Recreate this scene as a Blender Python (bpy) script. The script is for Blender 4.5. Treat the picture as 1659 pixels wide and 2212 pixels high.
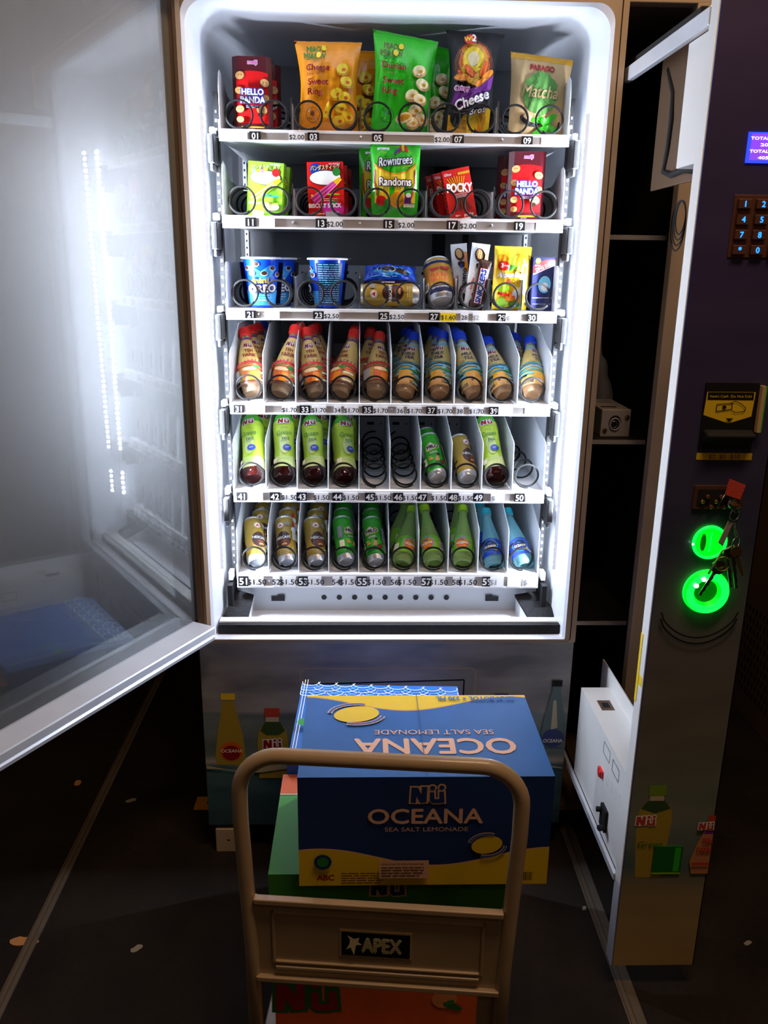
import bpy, bmesh, math, random
import numpy as np
from mathutils import Matrix, Vector
random.seed(7)
S = bpy.context.scene
for o in list(bpy.data.objects): bpy.data.objects.remove(o)

# ------------------------------------------------------------ camera
F_PX, CAM_H, CAM_D = 1789.0, 1.45, 1.8
PITCH, YAW, ROLL = math.radians(16.6), math.radians(1.8), math.radians(0.76)
FW = np.array([math.sin(YAW)*math.cos(PITCH), math.cos(YAW)*math.cos(PITCH), -math.sin(PITCH)])
R0 = np.cross(FW, [0, 0, 1]); R0 /= np.linalg.norm(R0); U0 = np.cross(R0, FW)
RT = R0*math.cos(ROLL)+U0*math.sin(ROLL); UP = -R0*math.sin(ROLL)+U0*math.cos(ROLL)
CP = np.array([0, -CAM_D, CAM_H])
cd = bpy.data.cameras.new('camera'); cam = bpy.data.objects.new('camera', cd)
S.collection.objects.link(cam); S.camera = cam
cam.matrix_world = Matrix([[RT[i], UP[i], -FW[i], CP[i]] for i in range(3)]+[[0, 0, 0, 1]])
cd.sensor_fit = 'VERTICAL'; cd.sensor_height = 24.0; cd.lens = F_PX/2212*24.0
cd.clip_start = 0.05
def ray(x, y): return FW+RT*(x-829.5)/F_PX-UP*(y-1106)/F_PX
def atY(x, y, Y): r = ray(x, y); return CP+r*(Y-CP[1])/r[1]
def atX(x, y, X): r = ray(x, y); return CP+r*(X-CP[0])/r[0]
def atZ(x, y, Z): r = ray(x, y); return CP+r*(Z-CP[2])/r[2]

# ------------------------------------------------------------ light and exposure
S.view_settings.view_transform = 'Standard'; S.view_settings.look = 'None'
S.view_settings.exposure = 0.0; S.view_settings.gamma = 1.0
S.view_settings.use_curve_mapping = False
LED_STRENGTH = 150.0
wd = bpy.data.worlds.new('dim_hall'); S.world = wd; wd.use_nodes = True
wd.node_tree.nodes['Background'].inputs[0].default_value = (0.9, 0.62, 0.42, 1)
wd.node_tree.nodes['Background'].inputs[1].default_value = 0.03
def area(name, loc, to, size, size_y, power, col):
    l = bpy.data.lights.new(name, 'AREA'); l.shape = 'RECTANGLE'; l.size = size; l.size_y = size_y
    l.energy = power; l.color = col
    o = bpy.data.objects.new(name, l); S.collection.objects.link(o); o.location = loc
    o.rotation_euler = (Vector(to)-Vector(loc)).to_track_quat('-Z', 'Y').to_euler(); return o
area('ceiling_lamp', (0.5, -1.15, 3.0), (0.2, -0.3, 0.8), 0.9, 0.25, 20.0, (1.0, 0.68, 0.43))
area('ceiling_lamp', (1.3, -2.6, 2.8), (0.5, -0.2, 1.0), 0.6, 0.3, 1.8, (1.0, 0.62, 0.36))
area('ceiling_lamp', (-1.6, -0.6, 2.9), (-0.3, 0.4, 0.6), 0.5, 0.3, 3.0, (1.0, 0.66, 0.38))
area('ceiling_lamp', (1.55, -0.8, 2.9), (1.2, 0.5, 0.3), 0.4, 0.3, 2.2, (1.0, 0.6, 0.32))

# ------------------------------------------------------------ materials
def lin(c):
    c = c/255.0
    return c/12.92 if c <= 0.04045 else ((c+0.055)/1.055)**2.4
def rgb(c): return (lin(c[0]), lin(c[1]), lin(c[2]), 1)
MATS = {}
def mat(name, col=None, rough=0.5, metal=0.0, emit=None, es=0.0, noise=0.0, scale=20, trans=0.0, ior=1.45, bump=0.0, coat=0.0, alpha=1.0):
    if name in MATS: return MATS[name]
    m = bpy.data.materials.new(name); m.use_nodes = True; nt = m.node_tree
    b = nt.nodes['Principled BSDF']
    b.inputs['Base Color'].default_value = rgb(col); b.inputs['Roughness'].default_value = rough
    b.inputs['Metallic'].default_value = metal; b.inputs['IOR'].default_value = ior
    b.inputs['Transmission Weight'].default_value = trans
    b.inputs['Coat Weight'].default_value = coat; b.inputs['Alpha'].default_value = alpha
    if emit: b.inputs['Emission Color'].default_value = rgb(emit); b.inputs['Emission Strength'].default_value = es
    if noise or bump:
        tc = nt.nodes.new('ShaderNodeTexCoord'); n = nt.nodes.new('ShaderNodeTexNoise')
        n.inputs['Scale'].default_value = scale; n.inputs['Detail'].default_value = 5
        nt.links.new(tc.outputs['Object'], n.inputs['Vector'])
        if noise:
            r = nt.nodes.new('ShaderNodeValToRGB'); c = rgb(col)
            r.color_ramp.elements[0].position = 0.3; r.color_ramp.elements[1].position = 0.7
            r.color_ramp.elements[0].color = tuple(v*(1-noise) for v in c[:3])+(1,)
            r.color_ramp.elements[1].color = tuple(min(1, v*(1+noise)) for v in c[:3])+(1,)
            nt.links.new(n.outputs['Fac'], r.inputs['Fac']); nt.links.new(r.outputs['Color'], b.inputs['Base Color'])
        if bump:
            bp = nt.nodes.new('ShaderNodeBump'); bp.inputs['Strength'].default_value = bump
            bp.inputs['Distance'].default_value = 0.01
            nt.links.new(n.outputs['Fac'], bp.inputs['Height']); nt.links.new(bp.outputs['Normal'], b.inputs['Normal'])
    MATS[name] = m; return m
P = {  # prints and paints: name -> (colour, roughness)
 'white': ((238, 238, 240), .45), 'black': ((14, 14, 16), .5), 'red': ((214, 28, 30), .3), 'darkred': ((140, 24, 28), .35),
 'maroon': ((84, 22, 30), .35), 'blue': ((24, 62, 170), .3), 'navy': ((24, 30, 88), .35), 'skyblue': ((110, 190, 225), .35),
 'yellow': ((240, 205, 40), .35), 'gold': ((205, 150, 30), .25), 'orange': ((238, 140, 24), .3), 'dorange': ((215, 95, 30), .35),
 'green': ((52, 180, 36), .3), 'dgreen': ((22, 105, 40), .35), 'lime': ((150, 205, 40), .3), 'cream': ((240, 222, 170), .35),
 'tan': ((205, 155, 95), .5), 'brown': ((95, 50, 28), .45), 'choc': ((56, 30, 22), .4), 'purple': ((110, 40, 130), .35),
 'pink': ((225, 110, 180), .35), 'magenta': ((190, 40, 140), .35), 'teal': ((40, 150, 170), .35), 'grey': ((150, 150, 152), .4),
 'kraft': ((190, 160, 112), .6), 'matcha': ((84, 140, 62), .6), 'bagorange': ((242, 150, 20), .28), 'baggreen': ((50, 190, 30), .26),
 'milkbottle': ((222, 190, 110), .25), 'tealabel': ((232, 190, 105), .25), 'peach': ((224, 140, 90), .45), 'leafgreen': ((40, 130, 50), .4),
 'canolive': ((168, 140, 48), .28), 'redbag': ((205, 30, 26), .3), 'lgreen': ((128, 196, 44), .35), 'ivory': ((245, 240, 215), .4),
 'brandbrown': ((62, 36, 32), .3), 'darkblue': ((16, 30, 110), .25), 'oreoblue': ((14, 70, 200), .25), 'cyan': ((60, 160, 225), .25)}
def M(n):
    if n in MATS: return MATS[n]
    c, r = P[n]; return mat(n, c, r, coat=0.15 if r < .33 else 0)
mat('liner', (226, 229, 236), .32, noise=.03, scale=6, coat=.2)
mat('backwall', (134, 134, 138), .5, noise=.08, scale=5)
mat('traywhite', (232, 233, 236), .35)
mat('railgrey', (172, 164, 158), .35, .3)
mat('platewhite', (214, 218, 222), .4)
mat('frame', (184, 164, 140), .38, noise=.06, scale=8)
mat('framedark', (92, 72, 54), .4)
mat('gasket', (120, 92, 64), .5)
mat('alu', (216, 219, 226), .35, .35, noise=.05, scale=10)
mat('wire', (5, 5, 6), .8); mat('stripmetal', (120, 108, 94), .45, .4, noise=.15, scale=12)
mat('blackplastic', (12, 12, 13), .75)
mat('foam', (34, 34, 36), .95, noise=.2, scale=160, bump=.4)
mat('silver', (214, 216, 220), .34, .75)
mat('steel', (150, 152, 155), .3, 1.0)
mat('brass', (190, 150, 80), .35, 1.0)
mat('powder', (176, 150, 118), .38, noise=.07, scale=14, coat=.3)
mat('boxwhite', (222, 220, 216), .45, noise=.03, scale=10)
mat('dark', (8, 8, 9), .8)
mat('beamdark', (44, 34, 24), .7)
mat('kartblue', (30, 92, 165), .55, noise=.08, scale=18); mat('kartyellow', (226, 190, 30), .55, noise=.05, scale=18)
mat('kartgreen', (60, 140, 50), .55, noise=.08, scale=18); mat('kartorange', (216, 92, 36), .55, noise=.08, scale=18)
mat('kartprint', (226, 178, 150), .55); mat('kartnavy', (22, 52, 110), .55, noise=.08, scale=18)
mat('kartlight', (120, 178, 222), .55)
mat('ledbase', (235, 235, 235), .5)
mat('led', (255, 255, 255), .4, emit=(225, 236, 255), es=LED_STRENGTH*10)
mat('lcd', (60, 30, 200), .3, emit=(120, 60, 255), es=1.6)
mat('lcdtext', (255, 240, 255), .3, emit=(255, 225, 255), es=2.2)
mat('lcdedge', (40, 60, 255), .3, emit=(40, 60, 255), es=1.8)
mat('keyglow', (40, 140, 255), .3, emit=(30, 110, 255), es=3.5)
mat('keymetal', (120, 78, 62), .35, .6)
mat('glowgreen', (0, 220, 30), .3, emit=(0, 235, 25), es=1.15)
mat('glowring', (0, 255, 60), .3, emit=(10, 255, 60), es=2.6)
mat('glowdark', (0, 90, 12), .3, emit=(0, 120, 10), es=.5)
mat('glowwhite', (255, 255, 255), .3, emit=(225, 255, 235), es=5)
mat('petgreen', (205, 246, 150), .06, trans=.62, ior=1.2)
mat('petblue', (165, 234, 245), .06, trans=.62, ior=1.2)
mat('petclear', (225, 190, 150), .1, trans=.6, ior=1.3)
mat('capgreen', (165, 220, 30), .4); mat('capteal', (30, 175, 195), .4); mat('capred', (236, 40, 32), .4); mat('capblue', (16, 66, 205), .4)
mat('plasticbag', (190, 190, 195), .25, trans=.0, alpha=.12)

def floor_mat():
    m = bpy.data.materials.new('floor_dark'); m.use_nodes = True; nt = m.node_tree; b = nt.nodes['Principled BSDF']
    tc = nt.nodes.new('ShaderNodeTexCoord')
    n = nt.nodes.new('ShaderNodeTexNoise'); n.inputs['Scale'].default_value = 3.5; n.inputs['Detail'].default_value = 8
    v = nt.nodes.new('ShaderNodeTexNoise'); v.inputs['Scale'].default_value = 90; v.inputs['Detail'].default_value = 3
    mx = nt.nodes.new('ShaderNodeMix'); mx.data_type = 'RGBA'; mx.blend_type = 'MULTIPLY'; mx.inputs[0].default_value = .8
    r = nt.nodes.new('ShaderNodeValToRGB'); r.color_ramp.elements[0].color = (.010, .0065, .0045, 1); r.color_ramp.elements[1].color = (.026, .017, .011, 1)
    r.color_ramp.elements[0].position = .35; r.color_ramp.elements[1].position = .75
    r2 = nt.nodes.new('ShaderNodeValToRGB'); r2.color_ramp.elements[0].color = (.5, .5, .5, 1); r2.color_ramp.elements[1].color = (1.3, 1.3, 1.3, 1)
    for x in (n, v): nt.links.new(tc.outputs['Object'], x.inputs['Vector'])
    nt.links.new(n.outputs['Fac'], r.inputs['Fac']); nt.links.new(v.outputs['Fac'], r2.inputs['Fac'])
    nt.links.new(r.outputs['Color'], mx.inputs[6]); nt.links.new(r2.outputs['Color'], mx.inputs[7])
    nt.links.new(mx.outputs[2], b.inputs['Base Color']); b.inputs['Roughness'].default_value = .75; b.inputs['Specular IOR Level'].default_value = .25
    bp = nt.nodes.new('ShaderNodeBump'); bp.inputs['Strength'].default_value = .25; bp.inputs['Distance'].default_value = .004
    nt.links.new(v.outputs['Fac'], bp.inputs['Height']); nt.links.new(bp.outputs['Normal'], b.inputs['Normal'])
    MATS['floor'] = m
floor_mat()
def art_mat(name, stops, z0, z1, rough=.35, cloud=.35):
    # printed seascape: colours by height on the sheet with stretched cloud streaks
    m = bpy.data.materials.new(name); m.use_nodes = True; nt = m.node_tree; b = nt.nodes['Principled BSDF']
    tc = nt.nodes.new('ShaderNodeTexCoord'); sp = nt.nodes.new('ShaderNodeSeparateXYZ')
    nt.links.new(tc.outputs['Object'], sp.inputs[0])
    mp = nt.nodes.new('ShaderNodeMapping'); mp.inputs['Scale'].default_value = (3.0, 3.0, 11.0)
    nt.links.new(tc.outputs['Object'], mp.inputs[0])
    n = nt.nodes.new('ShaderNodeTexNoise'); n.inputs['Scale'].default_value = 1.6; n.inputs['Detail'].default_value = 6
    nt.links.new(mp.outputs[0], n.inputs['Vector'])
    mr = nt.nodes.new('ShaderNodeMapRange'); mr.inputs[1].default_value = z0; mr.inputs[2].default_value = z1
    nt.links.new(sp.outputs[2], mr.inputs[0])
    ad = nt.nodes.new('ShaderNodeMath'); ad.operation = 'MULTIPLY_ADD'; ad.inputs[1].default_value = .05; ad.inputs[2].default_value = -.025
    nt.links.new(n.outputs['Fac'], ad.inputs[0])
    a2 = nt.nodes.new('ShaderNodeMath'); a2.operation = 'ADD'
    nt.links.new(mr.outputs[0], a2.inputs[0]); nt.links.new(ad.outputs[0], a2.inputs[1])
    r = nt.nodes.new('ShaderNodeValToRGB')
    el = r.color_ramp.elements
    while len(el) < len(stops): el.new(0.5)
    for e, (p, c) in zip(el, stops): e.position = p; e.color = rgb(c)
    nt.links.new(a2.outputs[0], r.inputs['Fac'])
    r2 = nt.nodes.new('ShaderNodeValToRGB'); r2.color_ramp.elements[0].position = .35; r2.color_ramp.elements[1].position = .68
    r2.color_ramp.elements[0].color = (1-cloud, 1-cloud, 1-cloud*.9, 1); r2.color_ramp.elements[1].color = (1+cloud, 1+cloud*.85, 1+cloud*.7, 1)
    nt.links.new(n.outputs['Fac'], r2.inputs['Fac'])
    mx = nt.nodes.new('ShaderNodeMix'); mx.data_type = 'RGBA'; mx.blend_type = 'MULTIPLY'; mx.inputs[0].default_value = 1
    nt.links.new(r.outputs['Color'], mx.inputs[6]); nt.links.new(r2.outputs['Color'], mx.inputs[7])
    nt.links.new(mx.outputs[2], b.inputs['Base Color']); b.inputs['Roughness'].default_value = rough
    MATS[name] = m
art_mat('panelart', [(0, (52, 84, 96)), (.28, (64, 100, 112)), (.34, (70, 108, 118)), (.36, (190, 190, 176)), (.40, (104, 122, 122)), (.62, (110, 128, 132)), (.64, (146, 150, 150)), (1, (132, 136, 144))], .08, .59)
art_mat('fasciaart', [(0, (176, 148, 96)), (.10, (150, 134, 98)), (.135, (86, 108, 110)), (.20, (120, 128, 120)), (.235, (110, 118, 108)), (.30, (108, 106, 98)), (.42, (96, 94, 98)), (.50, (58, 58, 84)), (.75, (58, 50, 88)), (1, (56, 46, 86))], .05, 1.9, cloud=.12)

def schlick(nt):   # same reflectance from both sides of a thin pane
    lw = nt.nodes.new('ShaderNodeLayerWeight'); lw.inputs[0].default_value = .5
    p = nt.nodes.new('ShaderNodeMath'); p.operation = 'POWER'; p.inputs[1].default_value = 5; nt.links.new(lw.outputs['Facing'], p.inputs[0])
    a = nt.nodes.new('ShaderNodeMath'); a.operation = 'MULTIPLY_ADD'; a.inputs[1].default_value = .9; a.inputs[2].default_value = .04; nt.links.new(p.outputs[0], a.inputs[0]); return a
def glass_mat():
    m = bpy.data.materials.new('foggy_glass'); m.use_nodes = True; nt = m.node_tree; nt.nodes.clear()
    out = nt.nodes.new('ShaderNodeOutputMaterial'); tr = nt.nodes.new('ShaderNodeBsdfTransparent'); tr.inputs[0].default_value = (.93, .95, .95, 1)
    gl = nt.nodes.new('ShaderNodeBsdfGlossy'); gl.inputs['Roughness'].default_value = .015
    g2 = nt.nodes.new('ShaderNodeBsdfGlossy'); g2.inputs['Roughness'].default_value = .34
    df = nt.nodes.new('ShaderNodeBsdfDiffuse'); df.inputs[0].default_value = (.8, .83, .85, 1)
    fr = schlick(nt)
    tc = nt.nodes.new('ShaderNodeTexCoord'); n = nt.nodes.new('ShaderNodeTexNoise'); n.inputs['Scale'].default_value = 2.5; n.inputs['Detail'].default_value = 6
    n.inputs['Roughness'].default_value = .55
    nt.links.new(tc.outputs['Object'], n.inputs['Vector'])
    mr = nt.nodes.new('ShaderNodeMapRange'); mr.inputs[1].default_value = .1; mr.inputs[2].default_value = .9; mr.inputs[3].default_value = .20; mr.inputs[4].default_value = .29
    nt.links.new(n.outputs['Fac'], mr.inputs[0])
    sz = nt.nodes.new('ShaderNodeSeparateXYZ'); nt.links.new(tc.outputs['Object'], sz.inputs[0])   # haze raised with height, painting in the brighter glare of the upper pane
    mh = nt.nodes.new('ShaderNodeMapRange'); mh.inputs[1].default_value = .6; mh.inputs[2].default_value = 1.6; mh.inputs[3].default_value = .08; mh.inputs[4].default_value = .85
    nt.links.new(sz.outputs[2], mh.inputs[0]); mm = nt.nodes.new('ShaderNodeMath'); mm.operation = 'MULTIPLY'; nt.links.new(mr.outputs[0], mm.inputs[0]); nt.links.new(mh.outputs[0], mm.inputs[1])
    hz = nt.nodes.new('ShaderNodeMixShader'); hz.inputs[0].default_value = .35
    nt.links.new(df.outputs[0], hz.inputs[1]); nt.links.new(g2.outputs[0], hz.inputs[2])
    m1 = nt.nodes.new('ShaderNodeMixShader'); nt.links.new(mm.outputs[0], m1.inputs[0]); nt.links.new(tr.outputs[0], m1.inputs[1]); nt.links.new(hz.outputs[0], m1.inputs[2])
    m2 = nt.nodes.new('ShaderNodeMixShader'); nt.links.new(fr.outputs[0], m2.inputs[0]); nt.links.new(m1.outputs[0], m2.inputs[1]); nt.links.new(gl.outputs[0], m2.inputs[2])
    nt.links.new(m2.outputs[0], out.inputs[0]); MATS['glass'] = m
    m = bpy.data.materials.new('clear_glass'); m.use_nodes = True; nt = m.node_tree; nt.nodes.clear()
    out = nt.nodes.new('ShaderNodeOutputMaterial'); tr = nt.nodes.new('ShaderNodeBsdfTransparent'); tr.inputs[0].default_value = (.95, .96, .96, 1)
    gl = nt.nodes.new('ShaderNodeBsdfGlossy'); gl.inputs['Roughness'].default_value = .01; fr = schlick(nt)
    m2 = nt.nodes.new('ShaderNodeMixShader'); nt.links.new(fr.outputs[0], m2.inputs[0]); nt.links.new(tr.outputs[0], m2.inputs[1]); nt.links.new(gl.outputs[0], m2.inputs[2])
    nt.links.new(m2.outputs[0], out.inputs[0]); MATS['clearglass'] = m
glass_mat()

# ------------------------------------------------------------ mesh helpers
V3 = lambda *a: np.array(a, float)
TXT = {}
def text2d(s, bold=0.0, spacing=1.0):
    k = (s, bold, spacing)
    if k in TXT: return TXT[k]
    c = bpy.data.curves.new('t', 'FONT'); c.body = s; c.size = 1.0; c.offset = bold; c.resolution_u = 3
    c.align_x = 'LEFT'; c.fill_mode = 'FRONT'; c.space_character = spacing
    o = bpy.data.objects.new('t', c); S.collection.objects.link(o)
    dg = bpy.context.evaluated_depsgraph_get(); dg.update()
    me = o.evaluated_get(dg).to_mesh()
    vs = np.array([v.co[:2] for v in me.vertices]) if len(me.vertices) else np.zeros((0, 2))
    fs = [tuple(p.vertices) for p in me.polygons]
    o.evaluated_get(dg).to_mesh_clear(); bpy.data.objects.remove(o); bpy.data.curves.remove(c)
    if len(vs):
        w0, w1 = vs[:, 0].min(), vs[:, 0].max(); vs = vs-np.array([(w0+w1)/2, .35]); vs = vs/.70
    TXT[k] = (vs, fs); return TXT[k]

def refine(vs, fs, lim):
    vs = [tuple(v) for v in vs]; tris = []
    for f in fs:
        for i in range(1, len(f)-1): tris.append((f[0], f[i], f[i+1]))
    for _ in range(3):
        out = []; mid = {}; ch = False
        def md(a, b):
            k = (min(a, b), max(a, b))
            if k not in mid: mid[k] = len(vs); vs.append(((vs[a][0]+vs[b][0])/2, (vs[a][1]+vs[b][1])/2))
            return mid[k]
        for a, b, c in tris:
            L = [math.dist(vs[a], vs[b]), math.dist(vs[b], vs[c]), math.dist(vs[c], vs[a])]; k = L.index(max(L))
            if L[k] > lim:
                ch = True; a, b, c = ((a, b, c), (b, c, a), (c, a, b))[k]; m = md(a, b); out += [(a, m, c), (m, b, c)]
            else: out.append((a, b, c))
        tris = out
        if not ch: break
    return np.array(vs), tris

class MB:
    def __init__(s): s.v = []; s.f = []; s.m = []; s.sm = []; s.names = []
    def mi(s, m):
        if m not in s.names: s.names.append(m)
        return s.names.index(m)
    def add(s, vs, fs, m, smooth=False, T=None):
        o = len(s.v)
        for p in vs: s.v.append(tuple(T(p)) if T else tuple(p))
        k = s.mi(m)
        for f in fs: s.f.append(tuple(i+o for i in f)); s.m.append(k); s.sm.append(smooth)
    def quad(s, a, b, c, d, m): s.add([a, b, c, d], [(0, 1, 2, 3)], m)
    def box(s, x0, x1, y0, y1, z0, z1, m, T=None):
        vs = [(x, y, z) for x in (x0, x1) for y in (y0, y1) for z in (z0, z1)]
        s.add(vs, [(0, 1, 3, 2), (4, 6, 7, 5), (0, 4, 5, 1), (2, 3, 7, 6), (0, 2, 6, 4), (1, 5, 7, 3)], m, T=T)
    def hexa(s, b4, t4, m):
        s.add(list(b4)+list(t4), [(0, 1, 2, 3), (7, 6, 5, 4), (0, 4, 5, 1), (1, 5, 6, 2), (2, 6, 7, 3), (3, 7, 4, 0)], m)
    def prism(s, pts, ax, a0, a1, m):  # polygon extruded along axis ax (0/1/2)
        def mk(p, a):
            q = [p[0], p[1]]; q.insert(ax, a); return q
        n = len(pts); vs = [mk(p, a0) for p in pts]+[mk(p, a1) for p in pts]
        s.add(vs, [tuple(range(n)), tuple(range(2*n-1, n-1, -1))]+[(i, i+n, (i+1) % n+n, (i+1) % n) for i in range(n)], m)
    def tube(s, path, r, m, seg=8, closed=False, caps=True):
        path = [np.array(p, float) for p in path]; n = len(path); rings = []; up = None
        for i, p in enumerate(path):
            if closed: t = path[(i+1) % n]-path[i-1]
            else: t = path[min(i+1, n-1)]-path[max(i-1, 0)]
            t /= (np.linalg.norm(t)+1e-12)
            if up is None: up = np.cross(t, [0.13, .31, .94]); up /= np.linalg.norm(up)
            up = up-t*(up@t); up /= np.linalg.norm(up); b = np.cross(t, up)
            rings.append([p+r*(up*math.cos(2*math.pi*k/seg)+b*math.sin(2*math.pi*k/seg)) for k in range(seg)])
        vs = [q for g in rings for q in g]; fs = []
        for i in range(n if closed else n-1):
            j = (i+1) % n
            for k in range(seg): fs.append((i*seg+k, i*seg+(k+1) % seg, j*seg+(k+1) % seg, j*seg+k))
        if caps and not closed: fs += [tuple(range(seg-1, -1, -1)), tuple((n-1)*seg+k for k in range(seg))]
        s.add(vs, fs, m, True)
    def lathe(s, prof, seg, mats, T=None, sq=0.0):  # prof [(r,z)], mats per band
        if isinstance(mats, str): mats = [mats]*(len(prof)-1)
        n = len(prof)
        def rr(r, k):
            a = 2*math.pi*k/seg; q = 1+sq*(math.cos(4*a)*-.06); return (r*q*math.sin(a), -r*q*math.cos(a))
        for i in range(n-1):
            (r0, z0), (r1, z1) = prof[i], prof[i+1]
            vs = [rr(r0, k)+(z0,) for k in range(seg)]+[rr(r1, k)+(z1,) for k in range(seg)]
            s.add(vs, [(k, (k+1) % seg, (k+1) % seg+seg, k+seg) for k in range(seg)], mats[i], True, T)
        for (r, z), m in ((prof[0], mats[0]), (prof[-1], mats[-1])):
            if r > 1e-5: s.add([rr(r, k)+(z,) for k in range(seg)], [tuple(range(seg))], m, False, T)
    def build(s, name, parent=None, loc=None, bevel=0.0, weld=False):
        me = bpy.data.meshes.new(name); me.from_pydata([tuple(map(float, p)) for p in s.v], [], s.f)
        for n in s.names: me.materials.append(M(n))
        me.polygons.foreach_set('material_index', s.m); me.polygons.foreach_set('use_smooth', s.sm); me.update()
        if weld or True:
            bm = bmesh.new(); bm.from_mesh(me)
            if weld: bmesh.ops.remove_doubles(bm, verts=bm.verts, dist=1e-6)
            if weld: bmesh.ops.recalc_face_normals(bm, faces=bm.faces)
            bm.to_mesh(me); bm.free()
        o = bpy.data.objects.new(name, me); S.collection.objects.link(o)
        if parent: o.parent = parent
        if loc is not None: o.location = loc
        if bevel:
            b = o.modifiers.new('bevel', 'BEVEL'); b.width = bevel; b.segments = 2; b.limit_method = 'ANGLE'
        return o

class Dec:   # flat print laid on a surface; fn(u, v, lift)
    def __init__(s, mb, fn, step=.0003, cur=False): s.mb = mb; s.fn = fn; s.l = step; s.st = step; s.cur = cur
    def _t(s, p): return s.fn(p[0], p[1], s.l)
    def nx(s): s.l += s.st
    def poly(s, pts, m):
        pts = [np.array(p, float) for p in pts]
        if s.cur:
            q = []
            for i, p in enumerate(pts):
                n = pts[(i+1) % len(pts)]; k = max(1, int(np.linalg.norm(n-p)/.006))
                q += [p+(n-p)*j/k for j in range(k)]
            c = sum(pts)/len(pts); n = len(q); R = 4
            vs = [c]+[c+(p-c)*(r+1)/R for r in range(R) for p in q]
            fs = [(0, 1+i, 1+(i+1) % n) for i in range(n)]
            for r in range(R-1):
                fs += [(1+r*n+i, 1+(r+1)*n+i, 1+(r+1)*n+(i+1) % n, 1+r*n+(i+1) % n) for i in range(n)]
            s.mb.add([s._t(p) for p in vs], fs, m)
        else: s.mb.add([s._t(p) for p in pts], [tuple(range(len(pts)))], m)
        s.nx()
    def rect(s, cx, cy, w, h, m, rot=0):
        c, n = math.cos(rot), math.sin(rot)
        s.poly([(cx+x*c-y*n, cy+x*n+y*c) for x, y in ((-w/2, -h/2), (w/2, -h/2), (w/2, h/2), (-w/2, h/2))], m)
    def ell(s, cx, cy, rx, ry, m, rot=0, n=20):
        c, q = math.cos(rot), math.sin(rot); P_ = []
        for i in range(n):
            a = 2*math.pi*i/n; x, y = rx*math.cos(a), ry*math.sin(a); P_.append((cx+x*c-y*q, cy+x*q+y*c))
        s.poly(P_, m)
    def strip(s, f0, f1, x0, x1, n, m):  # band between two curves
        xs = np.linspace(x0, x1, n+1); vs = [s._t((x, f0(x))) for x in xs]+[s._t((x, f1(x))) for x in xs]
        s.mb.add(vs, [(i, i+1, i+n+2, i+n+1) for i in range(n)], m); s.nx()
    def line(s, pts, w, m):
        for a, b in zip(pts[:-1], pts[1:]):
            a, b = np.array(a, float), np.array(b, float); d = b-a; L = np.linalg.norm(d); n = np.array([-d[1], d[0]])/L*w/2
            s.mb.add([s._t(p) for p in (a-n, b-n, b+n, a+n)], [(0, 1, 2, 3)], m)
        s.nx()
    def text(s, t, cx, cy, size, m, bold=0.0, rot=0, sx=1.0, out=None, ow=.06, shear=0.0, width=None):
        vs0, fs0 = text2d(t)
        if width and len(vs0): sx = width/((vs0[:, 0].max()-vs0[:, 0].min())*size)
        c, n = math.cos(rot), math.sin(rot); vs, fs = vs0, fs0
        if not len(vs): return
        if s.cur: vs, fs = refine(vs, fs, .0035/size)
        bo = max(0, bold)/.7*.8
        def lay(r, k, mm):
            for dx, dy in ([(r*math.cos(6.2832*i/k), r*math.sin(6.2832*i/k)) for i in range(k)] if r > 0 else [(0, 0)]):
                q = []
                for x, y in vs:
                    x, y = (x+shear*y)*size*sx+dx*size, (y+dy)*size; q.append(s._t((cx+x*c-y*n, cy+x*n+y*c)))
                s.mb.add(q, fs, mm); s.l += .00003
            s.nx()
        if out: lay(bo+ow/.7*1.1, 8, out)
        lay(bo, 4, m)
    def small(s, cx, cy, w, rows, gap, h, m, seed=1):  # unreadable small print as short bars
        rnd = random.Random(seed)
        for i in range(rows):
            x = cx-w/2; e = cx+w/2*(1 if i < rows-1 else rnd.uniform(.3, .9))
            while x < e-.001:
                l = rnd.uniform(.12, .3)*w; l = min(l, e-x); s.mb.add([s._t(p) for p in ((x, cy-i*gap), (x+l*.86, cy-i*gap), (x+l*.86, cy-i*gap+h), (x, cy-i*gap+h))], [(0, 1, 2, 3)], m); x += l
        s.nx()
    def barcode(s, cx, cy, w, h, seed=3, bg='white'):
        if bg: s.rect(cx, cy, w*1.15, h*1.2, bg)
        rnd = random.Random(seed); x = cx-w/2
        while x < cx+w/2:
            l = rnd.choice((.3, .5, .9))*w/24
            s.mb.add([s._t(p) for p in ((x, cy-h/2), (x+l, cy-h/2), (x+l, cy+h/2), (x, cy+h/2))], [(0, 1, 2, 3)], 'black'); x += l+rnd.choice((.5, .8))*w/24
        s.nx()

def flat(o, ux, uy, nrm):
    o, ux, uy, nrm = map(lambda q: np.array(q, float), (o, ux, uy, nrm))
    return lambda u, v, l: o+ux*u+uy*v+nrm*l
FRONT = lambda x0, y, z0: flat((x0, y, z0), (1, 0, 0), (0, 0, 1), (0, -1, 0))
def cyl(Rf, R_=.028):
    def fn(u, v, l): a = u/R_; r = Rf(v)+l; return np.array([r*math.sin(a), -r*math.cos(a), v])
    return fn
def prof_r(prof):
    zs = [p[1] for p in prof]; rs = [p[0] for p in prof]
    return lambda v: float(np.interp(v, zs, rs))
def empty(name, loc=(0, 0, 0), label=None, cat=None, group=None, kind=None, mw=None):
    o = bpy.data.objects.new(name, None); S.collection.objects.link(o); o.empty_display_size = .02
    if mw is not None: o.matrix_world = mw
    else: o.location = loc
    return tag(o, label, cat, group, kind)
def tag(o, label=None, cat=None, group=None, kind=None):
    if label: o['label'] = label
    if cat: o['category'] = cat
    if group: o['group'] = group
    if kind: o['kind'] = kind
    return o
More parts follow.
